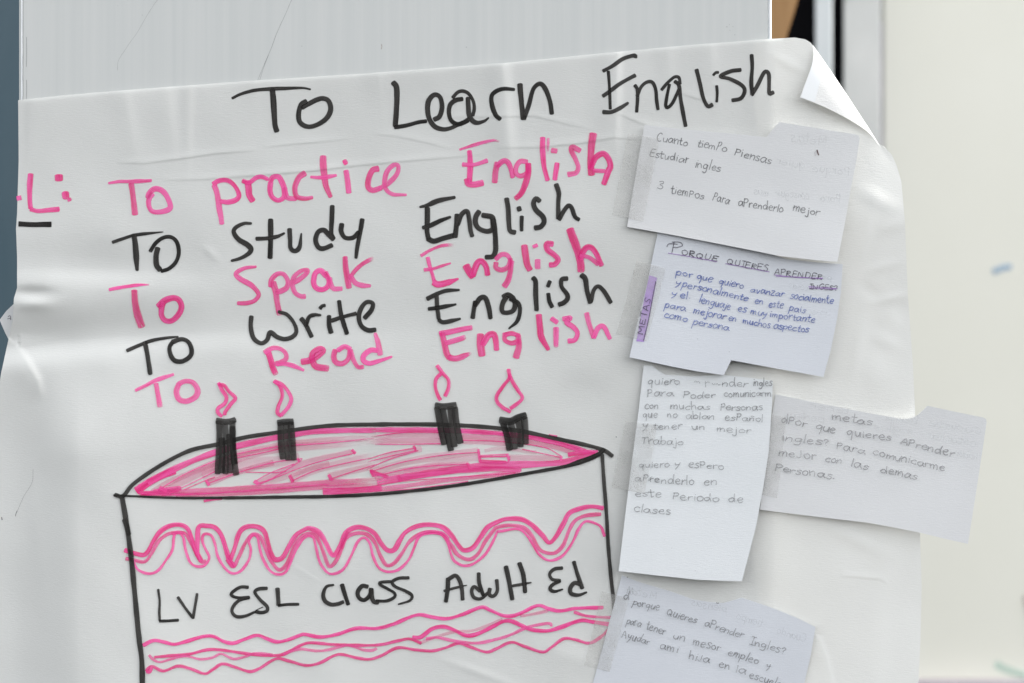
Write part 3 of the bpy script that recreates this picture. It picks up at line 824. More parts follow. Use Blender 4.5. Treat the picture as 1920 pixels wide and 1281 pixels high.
q = Ink(hp)
A = frame(200, 780, 3.84); Bf = frame(680, 780, 3.84)
def pk(fr, w, s, a, dry=.2, **kw):
    if fr is Bf and s.startswith("0,"):
        s = "%d," % random.randint(10, 110) + s[2:]; kw.setdefault("dry0", .4)
    if fr is A and " 1920," in s:
        s = s.replace(" 1920,", " %d," % random.randint(1860, 2040)); kw.setdefault("dry1", .4)
    q.stroke(fr(s), w / 3.84, alpha=a, dry=dry, jit=.05, cap=.2, **kw)
# pale washes
for s, w, a in (("330,548 500,455 800,330 1000,262 1300,205 1600,175 1920,148", 52, .30), ("400,560 620,430 900,320 1230,238 1500,215 1920,185", 64, .28), ("700,440 1000,350 1230,330 1380,300", 90, .20),
                ("720,490 950,405 1200,335", 44, .32), ("1090,485 1250,410 1450,330 1760,262", 46, .34), ("1330,455 1500,385 1720,335 1920,292", 70, .24), ("1600,440 1740,400 1920,352", 60, .28), ("1150,490 1400,400 1600,340", 40, .22)):
    pk(A, w, s, a, .42)
for s, w, a in (("0,148 300,135 600,148", 40, .30), ("0,185 300,178 560,185", 52, .34), ("720,150 1000,168 1300,205 1530,262", 46, .42), ("720,190 900,195 1030,205", 30, .3), ("0,345 200,290 420,235", 60, .24), ("60,410 300,335 600,285 830,255", 60, .24),
                ("90,440 400,375 760,350", 46, .34), ("300,400 600,330 840,300", 50, .20), ("1060,300 1250,300 1420,310", 44, .26), ("880,250 1000,235 1250,262", 30, .2)):
    pk(Bf, w, s, a, .42)
# strong bands
pk(A, 60, "215,540 300,482 400,428 490,395", .95, .12)
pk(A, 50, "300,478 480,385 700,292 900,228 1200,160 1500,112 1920,103", .84, .14, taper=(1, .8))
pk(A, 36, "340,545 520,520 460,545 250,560", .8)
pk(A, 52, "240,562 500,552 800,535 1200,512 1500,488 1920,465", .62, .30)
pk(A, 34, "500,570 900,560 1200,545 1500,520 1920,500", .55, .3)
pk(A, 50, "1560,545 1750,538 1920,522", .85, .16)
pk(A, 20, "700,614 750,604 830,594", .8)
pk(Bf, 40, "0,101 300,101 550,102 900,120 1200,152 1450,208 1630,265", .85, .14)
pk(Bf, 20, "1340,140 1400,150", .8)
pk(Bf, 60, "0,480 300,440 600,395 900,358 1130,350 1400,338 1600,292 1690,258", .80, .2, taper=(.9, .6))
pk(Bf, 38, "0,535 300,505 600,462 900,430 1130,402", .55, .3)
pk(Bf, 44, "262,450 600,405 900,382 1140,385", .7, .2)
pk(Bf, 36, "1480,280 1600,262 1670,262", .85)
# pen-lines left by the tip's edge, and turning dabs
for s in ("360,540 600,402 900,285 1230,222 1600,195 1920,160", "900,310 1100,270 1240,238", "720,490 950,408 1200,335 1390,312", "1000,405 1200,408 1290,400", "1075,490 1200,445 1400,320 1390,308", "1070,470 1180,410 1350,345", "1100,492 1400,372 1600,312 1785,268", "1330,470 1500,395 1700,345 1920,300", "1610,455 1760,405 1920,345", "450,560 640,470 780,400", "560,530 700,470 780,440", "250,560 600,565 1100,530 1600,490"):
    pk(A, 9, s, .75, .3)
for s in ("0,150 300,120 560,122", "0,205 300,205 560,200", "0,312 200,262 380,232", "0,330 200,290 385,248", "0,385 200,310 400,250", "60,400 300,330 600,280 845,262", "80,435 400,370 770,345", "720,175 1000,185 1300,225 1430,290", "740,110 1000,130 1300,160 1560,235", "0,512 300,470 700,440 1100,410", "1150,240 1300,272 1430,300", "840,335 1030,338 1060,290", "840,285 1050,275", "0,545 400,520 760,470"):
    pk(Bf, 9, s, .75, .3)
for s, w in (("715,465 738,500", 22), ("1062,470 1092,490", 30), ("1318,428 1340,475", 28), ("1598,425 1622,462", 26), ("1765,245 1790,270", 24), ("1900,400 1920,440", 30), ("1375,305 1385,325", 18), ("380,520 430,540", 40)):
    pk(A, w, s, .85, .2)
for s, w in (("368,215 380,248", 24), ("60,390 80,435", 28), ("832,240 845,330", 22), ("1040,275 1055,320", 24), ("1430,290 1430,325", 20), ("845,325 1030,332", 26), ("750,340 770,380", 20), ("255,430 275,470", 24), ("840,295 1040,290", 16)):
    pk(Bf, w, s, .8, .22)
part(q, "pink_icing", I_pink)

q = Ink(hp)
Fa, Fb, Fc = frame(200, 960, 4.8), frame(560, 960, 4.8), frame(800, 920, 4.8)
def line(segs, w, a, dry, **kw):
    pts = []
    for fr, s in segs: pts += fr(s)
    q.stroke(pts, w, alpha=a, dry=dry, jit=.07, cap=.4, **kw)
# upper line, drawn in three pulls
line([(Fa, "165,345 250,372 330,388 375,350 420,265 480,180 560,128 650,115 722,145 762,225 800,345 850,440")], 9.5, .9, .2, dry0=.2)
line([(Fa, "815,395 818,250 830,135 900,125 980,145 1040,225 1078,350 1108,440 1148,488")], 9.8, .9, .2)
line([(Fa, "1118,420 1150,330 1190,195 1250,138 1340,130 1415,172 1452,280 1478,370 1515,428 1580,412 1640,312 1700,215 1780,160"), (Fb, "100,148 180,182 240,272 290,372 325,386 370,310 420,195 500,143 590,143 680,192 740,282 800,345 860,340 910,255 960,185 1060,130 1180,115 1290,135 1370,205 1440,302 1490,345 1570,320 1640,222 1700,140 1790,90"), (Fc, "720,255 850,258 950,312 1040,402 1102,468 1160,418 1230,300 1282,205 1370,165 1480,143 1585,158")], 10.0, .88, .2)
# middle line
line([(Fa, "175,420 240,432 340,448 400,382 465,268 550,200 640,185 700,190 745,250 790,340 850,448 890,440")], 7.5, .72, .40)
line([(Fa, "1085,430 1140,490 1190,402 1250,275 1310,205 1380,225 1430,332 1480,442 1550,520 1620,470 1690,305 1755,222"), (Fb, "90,195 145,205 192,285 232,392 272,488 322,460 380,352 430,235 520,192 620,205 690,285 730,385 790,478 860,460 930,372 1000,265 1100,195 1200,180 1300,205 1370,295 1430,385 1530,428 1610,382 1680,265 1755,165"), (Fc, "640,330 750,312 870,332 950,412 1010,522 1080,560 1160,558 1230,488 1280,362 1335,272 1430,225 1565,212")], 8.0, .74, .36)
# lower, thin line
line([(Fa, "240,440 260,490 300,532 380,555 460,530 530,440 592,340 608,215 650,190 690,232 710,340 750,450 810,490 880,480 922,410 882,320 860,250 880,200 940,212 975,290 1000,400 1060,500 1130,553 1210,528 1280,430 1297,335 1280,262 1320,205 1358,232 1378,330 1410,430 1470,528 1540,563 1610,540 1660,442 1720,312 1790,225"), (Fb, "130,230 158,330 190,450 250,538 310,558 400,518 470,400 530,272 590,232 640,282 670,400 720,500 800,538 900,518 990,430 1040,320 1085,222 1180,192 1280,202 1340,272 1368,370 1400,440 1480,483 1570,468 1680,380 1745,272 1790,175"), (Fc, "650,368 820,345 900,402 960,490 1010,572 1080,623 1150,623 1230,580 1310,470 1370,342 1430,278 1510,292 1570,330 1600,410")], 5.8, .86, .22)
# overlap strengthening
line([(Fb, "1060,225 1110,195 1200,178 1290,190 1350,240")], 6, .7, .2)
line([(Fa, "740,160 790,310 840,440")], 5, .8, .2); line([(Fa, "1020,200 1080,370 1150,490")], 5, .8, .2); line([(Fb, "380,330 420,230 440,180")], 6, .7, .2)
line([(Fa, "590,200 640,180 700,195")], 6, .7, .2)
part(q, "icing_wave", I_pink)

q = Ink(hp)
Ga, Gb, Gc = frame(240, 1081, 4.8), frame(560, 1081, 4.8), frame(800, 1081, 4.8)
line([(Ga, "140,618 230,577 320,590 420,610 540,580 680,540 770,540 860,585 950,600 1050,565 1160,530 1250,560 1340,588 1440,570 1560,525"), (Gb, "60,522 200,545 350,520 520,467 700,467 850,430 1060,347 1200,365 1330,380 1480,340 1640,278 1720,302 1830,350"), (Gc, "760,357 850,330 1000,262 1100,292 1200,310 1350,287 1585,280")], 7.4, .95, .12, dry1=.1)
line([(Ga, "240,727 400,712 560,697 700,662 820,660 1000,685 1150,705 1300,712 1400,700 1550,622"), (Gb, "110,597 300,612 450,617 600,620 750,612 900,577 1000,562 1100,600")], 6.5, .85, .25)
line([(Ga, "190,710 230,750 290,770 400,740 520,717 650,745 760,730 840,697 950,742 1060,720 1150,690 1300,705")], 5.5, .66, .4)
line([(Ga, "1400,700 1540,655 1700,670 1800,660 1900,635"), (Gb, "450,620 580,660 660,665 700,650")], 6.2, .62, .42)
line([(Ga, "165,850 190,820 225,812 320,850 450,807 560,830 690,875 760,840 850,787 960,815 1090,855 1180,830 1330,742 1450,762 1600,800 1720,780 1850,715"), (Gb, "390,702 520,732 640,745 750,710 890,642 1050,660 1200,670 1320,642 1440,602 1560,640 1690,680 1780,650"), (Gc, "760,592 880,630 1040,680 1120,640 1230,562 1330,567 1460,600 1560,550 1660,450 1720,380")], 6.4, .82, .28)
line([(Ga, "170,855 195,855 210,820")], 8, .85, .2)
line([(Gb, "1030,545 1100,545 1200,472 1300,452 1400,482 1500,530 1600,520 1750,450 1840,405"), (Gc, "760,402 850,440 950,480 1080,490 1200,460 1380,397 1500,410 1640,430 1760,440")], 8.2, .95, .12)
line([(Gb, "1150,560 1250,550 1400,580 1600,600 1800,560"), (Gc, "768,520 900,460 1050,427 1115,425 1120,445")], 6.6, .72, .36)
line([(Gb, "1090,600 1250,540 1400,500 1550,490 1680,450 1830,385")], 6, .35, .45)
line([(Gc, "1330,322 1450,357 1650,370 1760,378")], 6, .8, .25)
line([(Gc, "850,355 950,340 1090,310")], 6, .45, .45)
part(q, "icing_stripe", I_pink)

Ink.layer = mark + 160
def candle(strokes, w):
    q = Ink(hp)
    for s in strokes: q.stroke(src(s), w, alpha=random.uniform(.78, .93), dry=random.uniform(.02, .14), cap=.25, jit=.04)
    return part(q, "drawn_candle", I_black)
def flame(fr, strokes, w):
    q = Ink(hp)
    for s in strokes: q.stroke(fr(s), w, alpha=.9, dry=.2, dry1=.15, jit=.05, cap=.4)
    return part(q, "drawn_flame", I_pink)
candle(["406,789 420,791 432,790 441,787", "411,790 411,830 408,888", "422,796 424,840 423,888", "436,790 436,840 443,890", "430,815 431,850 432,886", "416,822 417,850 416,886", "436,800 437,830 440,870"], 12)
c1 = ["526,793 527,830 531,860", "537,793 538,830 541,862", "545,792 548,830 551,862"]
candle(c1 + ["521,793 535,791 549,791"], 13)
F = frame(780, 660, 4.8)
def csrc(fr, ss): return [" ".join("%.1f,%.1f" % p for p in fr(s)) for s in ss]
candle(csrc(F, ["190,500 215,650 255,830", "240,510 275,700 315,885", "310,495 330,700 345,850", "350,500 365,650 400,820", "175,480 250,490 360,480"]), 12.5)
candle(csrc(F, ["785,640 820,760 845,880", "850,635 880,750 885,870", "920,610 940,720 940,850", "975,590 982,700 985,825", "755,612 850,622 920,590 990,570"]), 13.5)
F = frame(200, 680, 4.8)
flame(F, ["1008,185 1040,250 1078,310 1060,370 1005,410 1002,450 1035,482", "1012,197 1060,208 1100,260 1158,320 1120,370 1068,440 1062,468"], 8)
flame(F, ["1508,168 1560,212 1580,300 1547,390 1537,450 1570,478", "1512,168 1590,207 1658,310 1640,390 1572,473"], 8)
F = frame(780, 660, 4.8)
flame(F, ["190,125 240,192 290,252 290,330 262,395", "225,195 182,242 175,320 200,400 218,430"], 7.8)
flame(F, ["832,158 840,232 790,300 730,390 732,450 780,500 848,538", "842,205 870,272 920,350 958,408 930,450 852,508"], 7.8)

# small pen ticks near the left edge
q = Ink(hp)
q.stroke(src("62,880 60,905 45,930 34,955 31,962"), 0.9, alpha=.5, dry=.3)
q.stroke(src("32,958 30,963 29,968"), 1.6, alpha=.8)
under(q.build("pen_tick", I_pencil, None))
for t_ in ("3,970 4,975", "1155,819 1156,820"):
    q = Ink(hp); q.stroke(src(t_), 2.1, alpha=.85); under(q.build("pen_tick", I_pencil, None))

# ------------------------------------------------------------------ handwriting
G = {
 'a': (.92, ["70,82 42,98 12,72 8,32 28,3 55,22 72,80", "72,92 70,40 88,2"]),
 'b': (.80, ["10,190 9,100 10,6", "10,45 38,92 70,62 60,12 32,1 10,14"]),
 'c': (.78, ["66,84 42,98 14,72 10,30 36,1 68,14"]),
 'd': (.90, ["66,75 38,95 10,58 20,8 48,10 67,62", "70,190 68,95 74,2"]),
 'e': (.80, ["10,50 58,60 62,86 38,102 10,62 20,10 45,0 70,16"]),
 'f': (.60, ["60,180 36,188 28,120 26,0", "4,95 55,98"]),
 'g': (.85, ["66,84 36,98 10,62 24,16 52,28 68,90 67,0 56,-62 30,-76 8,-56"]),
 'h': (.82, ["10,190 10,0", "10,50 36,94 60,80 64,0"]),
 'i': (.34, ["14,98 16,0", "13,142 17,139"]),
 'j': (.45, ["32,98 32,-40 16,-74 -8,-54", "31,142 35,139"]),
 'l': (.34, ["13,190 15,0"]),
 'm': (1.10, ["8,98 10,0", "10,50 32,94 47,76 48,0", "48,50 68,94 86,76 90,0"]),
 'n': (.82, ["8,98 10,0", "10,50 36,94 60,78 64,0"]),
 'ñ': (.82, ["8,98 10,0", "10,50 36,94 60,78 64,0", "16,134 30,148 44,134 58,146"]),
 'o': (.80, ["45,99 12,72 14,20 40,0 68,28 66,76 42,100"]),
 'p': (.82, ["12,98 8,-78", "11,62 38,99 68,70 54,14 12,16"]),
 'q': (.85, ["66,84 36,98 10,62 24,14 52,28 68,88 66,0 64,-80"]),
 'r': (.62, ["10,98 12,0", "12,52 30,90 58,93"]),
 's': (.68, ["60,87 36,100 14,80 32,56 56,36 50,8 26,0 5,12"]),
 't': (.62, ["28,165 28,20 40,0 58,8", "2,102 58,108"]),
 'u': (.82, ["10,98 12,30 30,2 54,16 64,98 66,0"]),
 'v': (.74, ["8,98 34,2 64,96"]),
 'y': (.78, ["10,98 16,50 36,38 60,60", "68,98 52,0 20,-78"]),
 'z': (.74, ["8,94 62,96 10,4 66,4"]),
 'A': (.95, ["5,0 40,160 78,0", "18,60 68,62"]),
 'C': (.95, ["78,140 50,160 16,115 12,50 42,2 82,22"]),
 'D': (.95, ["12,160 12,0", "6,158 60,140 78,80 56,14 10,0"]),
 'E': (.82, ["70,155 14,158 10,80 10,2 70,4", "12,82 58,84"]),
 'G': (1.0, ["80,138 50,160 14,110 14,40 48,0 82,30 80,70", "48,70 88,72"]),
 'I': (.62, ["32,160 30,0", "4,160 60,162", "2,0 58,2"]),
 'J': (.70, ["50,160 48,30 28,0 5,25"]),
 'M': (1.15, ["8,0 14,158 48,60 84,160 92,0"]),
 'N': (1.0, ["10,0 12,158 70,4 74,160"]),
 'O': (.95, ["45,160 12,115 14,40 44,0 78,40 76,120 45,160"]),
 'P': (.80, ["14,160 8,0", "6,150 48,162 66,122 46,86 12,80"]),
 'Q': (1.05, ["45,160 12,115 14,40 44,0 78,40 76,120 45,160", "48,42 92,-14"]),
 'R': (.88, ["12,160 10,0", "8,155 56,158 62,108 12,84 72,0"]),
 'S': (.78, ["66,144 36,162 12,126 36,90 62,52 48,6 8,14"]),
 'T': (.90, ["44,158 40,0", "4,156 88,162"]),
 'U': (.92, ["10,160 12,40 36,2 64,30 70,160"]),
 'L': (.70, ["14,160 12,4 66,6"]),
 'Y': (.85, ["8,160 38,84", "74,160 38,84 34,0"]),
 '3': (.70, ["12,145 46,158 56,120 26,88 60,52 40,4 6,18"]),
 '?': (.70, ["8,120 30,158 58,130 36,70 34,46", "34,8 36,3"]),
 '.': (.36, ["14,3 18,5"]),
}
def parse(s): return np.array([[float(z) / 100 for z in q.split(",")] for q in s.split()])
GL = {k: (w, [parse(s) for s in st]) for k, (w, st) in G.items()}

def write(ink, fr, text, a, b, xh, w, hf=None, alpha=.85, slant=0.05, mirror=False, dry=.2):
    """text along the baseline a->b (frame coordinates); xh is the x-height in frame units"""
    (ax, ay), (bx_, by_) = fr("%g,%g %g,%g" % (*a, *b))
    xh = xh / fr.k
    wid = sum(GL[c][0] for c in text) - 0.12
    L = math.hypot(bx_ - ax, by_ - ay)
    ux, uy = (bx_ - ax) / L, (by_ - ay) / L
    sx = L / wid
    x = 0
    for c in text:
        adv, strokes = GL[c]
        js, jr, jy = random.uniform(.82, 1.16), random.uniform(-.12, .12), random.uniform(-.10, .10) * xh
        for st in strokes:
            gx = st[:, 0] * random.uniform(.93, 1.04) + rng.normal(0, .026, len(st))
            gy = st[:, 1] * js + rng.normal(0, .026, len(st))
            X = (x + gx) * sx + gy * xh * (slant + jr)
            if mirror: X = L - X
            Y = gy * xh + jy
            px = ax + ux * X + uy * Y
            py = ay + uy * X - ux * Y
            ink.stroke(np.stack([px, py], -1), w * random.uniform(.85, 1.25), alpha=alpha * random.uniform(.80, 1.0), dry=dry, step=1.6, cap=.5, across=2, jit=.08, dry1=.1)
        x += adv * random.uniform(.94, 1.06)

# ------------------------------------------------------------------ NOTES
def note(name, label, outline, hf, mat, thick=0.00022, cat="paper note"):
    Ink.layer = 0
    c = np.mean(np.array(outline), 0)
    o = empty(name, label, cat, "handwritten notes taped to the poster")
    o.location = tuple(P(c[0], max(p[1] for p in outline), 0))
    keep(patch("note_card", outline, 9.0, hf, mat, None, thick), o)
    return o

def lines_on(n, hf, rows, mat, w, alpha=.85, slant=.06, name="handwritten_line", mirror=False, dry=.2):
    for row in rows:
        fr, xh = row[0], row[1]
        q = Ink(hf)
        for t, a, b in row[2:]:
            write(q, fr, t, a, b, xh, w, alpha=alpha, slant=slant, mirror=mirror, dry=dry)
        keep(q.build(name, mat, None), n)

# -- heights
def lift(px, py, x0, k, y0=None, ky=0.0):
    d = np.clip(px - x0, 0, None)
    h = k * d / 100 * np.clip(d / 60, 0, 1)
    if y0 is not None:
        h = h + ky * np.logaddexp(0, (py - y0) / 28) * 0.28
    return h
flat = lambda px, py: 5.0 + 0 * px
def soft(px, py):
    """a stiff card only follows the broad shape of the sheet"""
    return 8.0 + 6.0 * smoothstep(1450, 1640, px) * smoothstep(260, 420, py)
def h5(px, py): return soft(px, py) + 1.0 + lift(px, py, 1110, 1.1, 1200, -2.0) + 1.2 * np.sin((px + py) / 140)
def h3(px, py): return soft(px, py) + 3.0 + lift(px, py, 1165, 2.0, 740, 6.5) + 0.9 * np.sin(py / 90)
def h4(px, py): return soft(np.minimum(px, 1640), py) + 2.0 + lift(px, py, 1430, 2.2, 860, 7.0) + np.clip((px - 1600) / 60, 0, None) ** 1.5 * 2.0
def h2(px, py): return soft(px, py) + 5.0 + lift(px, py, 1185, 2.0, 560, 8.0) + np.clip((px - 1480) / 60, 0, None) ** 2 * 1.6
def h1(px, py): return soft(px, py) + 7.0 + lift(px, py, 1185, 1.6, 430, 20.0) + 4.5 * np.exp(-((py - 360 - (px - 1200) * .28) / 60) ** 2) * smoothstep(1250, 1450, px)

n5 = note("paper_note", "lowest note, pencilled with Ayudar ami hija, cut off by the photo's bottom edge",
          [(1166, 1079), (1196, 1091), (1257, 1109), (1301, 1124.5), (1330, 1129), (1344, 1130), (1357, 1131), (1391, 1121), (1428, 1133), (1464, 1146), (1497, 1160), (1529, 1176), (1520, 1230), (1508, 1281), (1494, 1345), (1094, 1345), (1120, 1251), (1143, 1165)], h5, M_card_blue)
n3 = note("paper_note", "tall torn note in pencil beginning quiero, with blank lower half",
          [(1207, 685.5), (1223, 686), (1235, 696), (1248, 703), (1300, 706), (1354, 703), (1400, 708), (1449, 714), (1447.5, 760), (1441, 850), (1430, 920), (1418, 985), (1404, 1040), (1391, 1090), (1350, 1089), (1306, 1087), (1230, 1079), (1160, 1071), (1173, 960), (1187, 850), (1198, 765)], h3, M_thin)
n4 = note("paper_note", "tabbed note headed metas, sticking out past the poster's right edge",
          [(1454, 739.5), (1515, 752), (1575, 764), (1630, 775), (1690, 785.5), (1702, 785.5), (1712, 783), (1722, 777.5), (1731, 769), (1739, 761), (1795, 773), (1844, 783), (1849, 786), (1850, 792), (1833, 905), (1815, 1020), (1770, 1010), (1725, 999), (1675, 989), (1625, 980), (1530, 969), (1425, 956), (1431, 900), (1438, 845), (1446, 790)], h4, M_card)
n2 = note("paper_note", "bluish note in blue pen with a purple METAS strip on its left",
          [(1236, 424), (1330, 446), (1400, 462), (1475, 486), (1530, 492), (1580, 495.5), (1577, 545), (1570, 595), (1558, 655), (1544, 707), (1460, 692), (1371, 675.5), (1364, 690), (1357, 703.5), (1310, 697), (1260, 687.5), (1180, 670), (1194, 610), (1210, 545), (1222, 490)], h2, M_card_blue)
n1 = note("paper_note", "uppermost note, white and tabbed, pencilled with Cuanto tiempo Piensas",
          [(1208.5, 234.5), (1260, 240), (1320, 246), (1380, 251.5), (1437, 257.5), (1449, 243), (1461, 229), (1535, 241), (1604, 252), (1610, 254), (1612, 259), (1606, 300), (1596, 350), (1584, 420), (1570, 491), (1530, 488), (1460, 480), (1397, 467), (1320, 452), (1260, 440.5), (1176, 425.5), (1184, 375), (1195, 310)], h1, M_card)

f1 = frame(1160, 220, 4.0)
lines_on(n1, h1, [
    (f1, 36, ("Cuanto", (278, 172), (515, 218)), ("tiemPo", (585, 218), (803, 258)), ("Piensas", (866, 280), (1145, 354))),
    (f1, 34, ("Estudiar", (228, 290), (520, 346)), ("ingles", (568, 374), (762, 408))),
    (f1, 34, ("3", (285, 535), (325, 542)), ("tiemPos", (385, 568), (632, 614)), ("Para", (702, 620), (825, 652)), ("aPrenderlo", (893, 662), (1228, 712)), ("mejor", (1303, 700), (1500, 738)))],
    I_pencil, 1.9, .85)
lines_on(n1, h1, [(f1, 44, ("Metas", (1290, 185), (1560, 215))), (f1, 36, ("Porque", (1450, 405), (1730, 440)), ("quier", (1185, 350), (1400, 385))), (f1, 36, ("Para", (1510, 625), (1660, 645)), ("conseguir", (1180, 590), (1430, 615)), ("mas", (1010, 575), (1120, 590)))],
         I_ghost, 2.2, .14, .06, "show_through_writing", True, .35)
q = Ink(h1)
q.stroke(f1("1488,246 1493,265 1500,283"), 2.4, alpha=.95); q.stroke(f1("1470,262 1474,288"), 1.4, alpha=.35, dry=.4); q.stroke(f1("1480,255 1482,280"), 1.0, alpha=.2, dry=.4)
keep(q.build("ink_mark", I_red, None), n1)

f2 = frame(1160, 430, 4.0)
q = Ink(h2)
write(q, f2, "P", (385, 178), (470, 190), 46, 1.9, alpha=.9); q.stroke(f2("362,130 372,112 400,108 440,112"), 1.7, alpha=.9)
write(q, f2, "ORQUE", (468, 190), (735, 240), 27, 1.9, alpha=.9); write(q, f2, "QUIERES", (808, 258), (1120, 316), 27, 1.8, alpha=.85); write(q, f2, "APRENDER", (1165, 338), (1530, 378), 25, 1.8, alpha=.85)
keep(q.build("handwritten_line", I_pen, None), n2)
q = Ink(h2); write(q, f2, "INGES?", (1430, 445), (1645, 458), 23, 1.8, alpha=.85); keep(q.build("handwritten_line", I_pen, None), n2)
q = Ink(h2)
for s in ("370,178 500,200 620,222 735,243", "802,258 950,285 1130,320", "1165,342 1350,362 1530,366", "1180,352 1400,362 1530,372", "1425,430 1530,436 1640,446", "1430,440 1540,446 1630,450"):
    q.stroke(f2(s), 1.5, alpha=.75, dry=.25)
keep(q.build("underline", I_violet, None), n2)
lines_on(n2, h2, [
    (f2, 31, ("por", (425, 342), (548, 360)), ("que", (582, 372), (695, 394)), ("quiero", (748, 408), (930, 446)), ("avanzar", (985, 470), (1232, 508)), ("socialmente", (1282, 520), (1612, 560))),
    (f2, 31, ("y", (420, 415), (458, 422)), ("personalmente", (470, 430), (960, 538)), ("en", (1015, 555), (1085, 565)), ("este", (1122, 582), (1228, 592)), ("pais", (1275, 608), (1395, 628))),
    (f2, 31, ("y", (390, 495), (428, 502)), ("el", (455, 512), (512, 522)), (".", (520, 518), (545, 520)), ("lenguaje", (600, 545), (832, 602)), ("es", (888, 614), (952, 624)), ("muy", (985, 634), (1105, 656)), ("importante", (1130, 656), (1465, 702))),
    (f2, 31, ("para", (340, 588), (495, 612)), ("mejorar", (555, 630), (800, 678)), ("en", (818, 684), (880, 694)), ("muchos", (928, 704), (1130, 742)), ("aspectos", (1158, 742), (1425, 772))),
    (f2, 31, ("como", (335, 660), (515, 694)), ("persona", (550, 715), (820, 758)))], I_blue, 1.9, .88, .12)
lines_on(n2, h2, [(f2, 30, ("cosas", (1280, 440), (1420, 465)), ("por", (1480, 370), (1600, 380))), (f2, 28, ("no", (1440, 640), (1570, 640)))], I_ghost, 2, .13, .06, "show_through_writing", True, .35)
st = keep(patch("label_strip", f2("230,345 260,354 288,365 260,510 225,690 190,845 160,842 133,840 160,690 200,480"), 5.0, lambda x, y: h2(x, y) + 0.5, M_purple, None), n2)
q = Ink(lambda x, y: h2(x, y) + 0.6)
q.stroke(f2("278,392 255,510 222,690 186,836"), 1.8, alpha=.9)
write(q, f2, "METAS", (178, 792), (240, 520), 27, 2.0, alpha=.9, slant=0)
keep(q.build("strip_lettering", I_pen, None), st)
for x, y in ((590, 822), (828, 918)):
    q = Ink(h2); q.stroke(f2("%d,%d %d,%d" % (x, y, x + 2, y + 2)), 1.6, alpha=.6); keep(q.build("speck", I_grey, None), n2)

f3, f3b = frame(1150, 670, 5.823), frame(1150, 850, 5.123)
lines_on(n3, h3, [
    (f3, 46, ("quiero", (370, 292), (720, 296))),
    (f3, 46, ("nder", (1180, 318), (1460, 325)), ("ingles", (1525, 310), (1727, 314))),
    (f3, 44, ("Para", (370, 428), (655, 418)), ("Poder", (762, 446), (1105, 446)), ("comunicarm", (1205, 432), (1725, 426))),
    (f3, 44, ("con", (340, 560), (490, 562)), ("muchas", (615, 566), (1050, 576)), ("Personas", (1168, 578), (1630, 578))),
    (f3, 44, ("que", (318, 655), (475, 657)), ("no", (585, 655), (692, 657)), ("ablan", (785, 670), (1105, 678)), ("esPañol", (1210, 690), (1622, 704))),
    (f3, 44, ("y", (310, 775), (368, 774)), ("tener", (432, 785), (748, 782)), ("un", (852, 795), (1003, 792)), ("mejor", (1122, 806), (1500, 836))),
    (f3, 44, ("Trabajo", (300, 945), (765, 958))),
    (f3, 44, ("quiero", (275, 1200), (605, 1202)), ("y", (662, 1190), (722, 1188)), ("esPero", (812, 1196), (1200, 1226))),
    (f3b, 42, ("aPrenderlo", (203, 268), (770, 305)), ("en", (862, 302), (990, 306))),
    (f3b, 42, ("este", (203, 415), (458, 420)), ("Periodo", (568, 442), (1010, 466)), ("de", (1098, 466), (1245, 472))),
    (f3b, 42, ("clases", (193, 558), (540, 592)))], I_pencil, 1.9, .72, .05, dry=.26)
q = Ink(h3)
for t_ in ("885,268 900,258 915,270 930,262 945,285", "1005,262 1008,325", "1008,285 1025,270 1050,272", "1080,285 1095,300 1112,285", "1120,300 1135,285 1150,305 1165,296"):
    q.stroke(f3(t_), 1.7, alpha=.5, dry=.35)
keep(q.build("torn_writing", I_pencil, None), n3)
q = Ink(h3)
for s in ("338,262 352,240 372,225", "345,265 362,250 385,240", "400,262 420,240 440,252", "395,270 410,275 430,262"): q.stroke(f3b(s), 2.0, alpha=.5, dry=.3)
keep(q.build("correction_scribble", I_pencil, None), n3)
for x, y in ((560, 910), (785, 1125), (488, 832)):
    q = Ink(h3); q.stroke(f3b("%d,%d %d,%d" % (x, y, x + 2, y + 3)), 1.6, alpha=.35); keep(q.build("speck", I_pencil, None), n3)

f4 = frame(1400, 710, 4.0)
lines_on(n4, h4, [
    (f4, 36, ("metas", (632, 302), (938, 352))),
    (f4, 34, ("dPor", (252, 332), (442, 362)), ("que", (512, 378), (665, 412)), ("quieres", (742, 422), (1076, 466)), ("APrender", (1150, 490), (1548, 588))),
    (f4, 34, ("ingles?", (258, 466), (610, 502)), ("Para", (668, 525), (876, 562)), ("comunicarme", (942, 568), (1492, 698))),
    (f4, 34, ("meJor", (233, 580), (512, 608)), ("con", (583, 622), (712, 642)), ("las", (775, 656), (905, 682)), ("demas", (1000, 700), (1276, 758))),
    (f4, 34, ("Personas.", (213, 690), (662, 756)))], I_grey, 2.1, .80, .04, dry=.24)
lines_on(n4, h4, [(f4, 36, ("cuanto", (1370, 350), (1760, 420)), ("tiempo", (1010, 310), (1290, 340))), (f4, 34, ("estudiar", (1340, 440), (1720, 510)), ("ingles", (970, 385), (1240, 420))), (f4, 34, ("tener", (480, 225), (780, 270)), ("poder", (330, 300), (580, 330))), (f4, 32, ("hablar", (1560, 580), (1730, 610)))],
         I_ghost, 2.3, .14, .05, "show_through_writing", True, .35)

